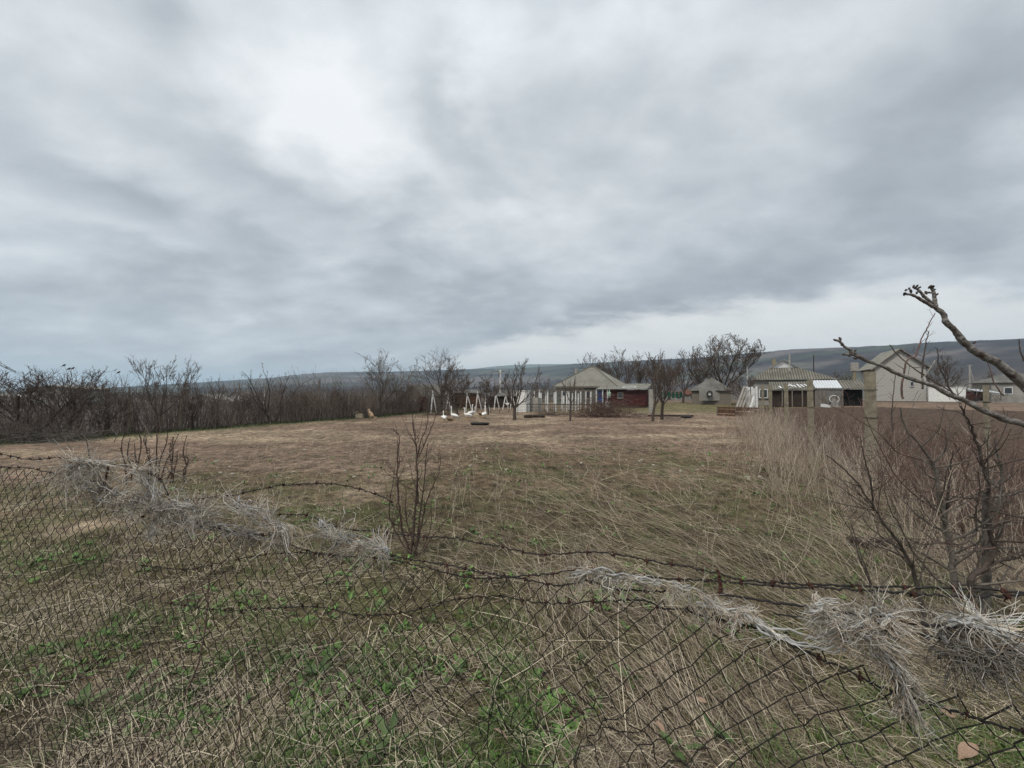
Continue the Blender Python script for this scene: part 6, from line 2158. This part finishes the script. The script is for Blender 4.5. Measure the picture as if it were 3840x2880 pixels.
def weeds():
    lm = []
    for c in ((.080, .130, .034), (.110, .160, .055), (.060, .105, .026)):
        me = leaf_mesh('leaf')
        me.materials.append(mat('weed_leaf', c, tuple(q * .65 for q in c), 9, .55, spec=.35))
        lm.append(me)
    r = np.random.default_rng(12)
    spots = [(1205, 2530, .15, 9, "big dark green rosette behind the mesh, low left of the middle"), (495, 2545, .13, 6, "broad-leaved weed low at the left behind fine mesh"),
             (165, 2560, .12, 6, "broad-leaved weed nearest the lower left corner"), (340, 2640, .14, 7, "pale green weed with upturned leaves low at the left"),
             (560, 2620, .12, 6, "green weed left of the thin dark dead stem"), (735, 2590, .13, 7, "green weed at the foot of the thin dark dead stem"),
             (1475, 2790, .20, 7, "large-leaved weed at the bottom edge near the middle"), (1720, 2520, .13, 7, "toothed green weed behind the mesh right of the big rosette"),
             (1850, 2610, .10, 4, "small round-leaved weed right of the toothed one"), (2345, 2550, .13, 5, "upright green weed beside a curled brown leaf"),
             (2670, 2740, .15, 7, "green weed under the crushed mesh at the lower right"), (2520, 2800, .15, 5, "long-leaved weed at the bottom edge under the crushed mesh"),
             (1620, 2330, .10, 6, "leafy green weed just below the wavy wire in the middle"), (2040, 2150, .10, 6, "green clump behind the twisted strands right of the middle"),
             (2170, 2480, .10, 4, "two-leaved green weed in the mesh right of the middle"), (1770, 2000, .14, 12, "bright green leafy clump right of the middle shrub"),
             (950, 2230, .10, 5, "green weed beside the white dead twig on the mesh"), (3180, 2190, .12, 5, "dark green weed below the barbed strands at the right"),
             (1410, 2290, .10, 6, "green weed under the dip of the wavy wire"), (560, 1880 + 260, .12, 7, "green clump below the thick mat of dry vine")]
    for (px, py, s, n, lab) in spots:
        g = GP(px, py)
        t = thing("broadleaf_weed", lab, "weed", g, "green weeds in the grass")
        n = n + 3
        for i in range(n):
            o = bpy.data.objects.new('leaf', lm[i % 3])
            COL.objects.link(o)
            o.parent = t
            o.location = (r.normal(0, .012), r.normal(0, .012), .01)
            o.rotation_euler = (r.normal(0, .35), -r.uniform(.0, .8), i * 6.28 / n + r.normal(0, .35))
            k = s * r.uniform(.5, 1.05)
            o.scale = (k, k * .62, k)
    # smaller green ground leaves nobody could count
    n = 7000
    x, y, X = ground_samples(r, n, (-600, 4400), (1580, 3000))
    w, v = wv(x, y)
    pat = .4 * fbm(x * 1.1, y * 1.1, 8.0) + .6 * fbm(x * 2.3, y * 2.3, 71.0, 3)
    k = (w < 3.2) & (y < thr_y(X) + 3) & (pat > .57)
    x, y = x[k], y[k]
    Vs, Qs, Cs = [], [], []
    base = np.array([(0, -.05, 0), (0, .05, 0), (.5, -.26, .10), (.5, .26, .10), (1, -.06, .02), (1, .06, .02)])
    off = 0
    for i in range(len(x)):
        m = 5
        for q in range(m):
            a = r.uniform(0, 6.28); s = r.uniform(.025, .06) * math.sqrt(max(1, y[i] / 4)); e = r.uniform(.1, .9)
            p = base * s
            p = np.stack([p[:, 0] * math.cos(e) - p[:, 2] * math.sin(e), p[:, 1], p[:, 0] * math.sin(e) + p[:, 2] * math.cos(e)], -1)
            p = np.stack([p[:, 0] * math.cos(a) - p[:, 1] * math.sin(a), p[:, 0] * math.sin(a) + p[:, 1] * math.cos(a), p[:, 2]], -1)
            Vs.append(p + [x[i], y[i], 0]); Qs.append(np.array([(0, 1, 3, 2), (2, 3, 5, 4)]) + off); off += 6
            Cs.append(np.tile(np.array((.115, .210, .050)) * r.uniform(.5, 1.3), (6, 1)))
    V = np.concatenate(Vs)
    V[:, 2] += np.repeat(gh(x, y) + .01, 30)
    stuff("ground_weeds", mesh_np("ground_weeds", V, np.concatenate(Qs), col=np.concatenate(Cs)), 'leaf', "low green ground weeds spread through the straw", "weeds")
    # fallen leaves
    fl = leaf_mesh('fallen_leaf', False)
    fl.materials.append(M['brown_leaf'])
    for (px, py, s, lab) in [(1905, 2790, .10, "large curled brown leaf at the bottom edge right of the large-leaved weed"), (2410, 2520, .09, "curled brown leaf beside the upright green weed"),
                             (2345, 2605, .07, "small brown leaf just below the upright green weed"), (2590, 2630, .08, "pale brown leaf above the crushed mesh"),
                             (2480, 2760, .07, "brown leaf under the crushed mesh left of its green weed"), (3570, 2850, .12, "big pale brown leaf at the bottom edge near the right corner"),
                             (3560, 2680, .10, "brown leaf tipped on its side below the right tangle tail"), (3700, 2780, .09, "brown leaf nearest the lower right corner"),
                             (1960, 2690, .06, "small brown leaf right of the small round-leaved weed"), (620, 2830, .07, "brown leaf at the bottom edge near the left dead stems")]:
        g = GP(px, py)
        o = bpy.data.objects.new('fallen_leaf', fl)
        COL.objects.link(o)
        o.location = Vector((g + [0, 0, .03]).tolist())
        o.rotation_euler = (r.normal(0, .4), r.normal(0, .4), r.uniform(0, 6.28))
        o.scale = (s, s * 1.3, s * 1.6)
        tag(o, lab, "leaf", "fallen leaves in the near grass")
    # pale bits strewn over the field: too small to pick apart
    n = 240
    x, y, X = ground_samples(r, n, (-200, 3000), (1548, 1800))
    k = (wv(x, y)[0] < 2.5) & (wv(x, y)[0] > -27)
    x, y = x[k], y[k]
    m = MB()
    for i in range(len(x)):
        s = r.uniform(.02, .07)
        m.box((x[i], y[i], float(gh(x[i], y[i])) + s * .25), (s * r.uniform(.8, 2), s, s * .6), r.uniform(0, 3), ('X', r.normal(0, .3)))
    me = m.mesh("field_debris")
    stuff("field_debris", me, 'stone', "pale stones and scraps strewn over the brown field", "debris")


weeds()
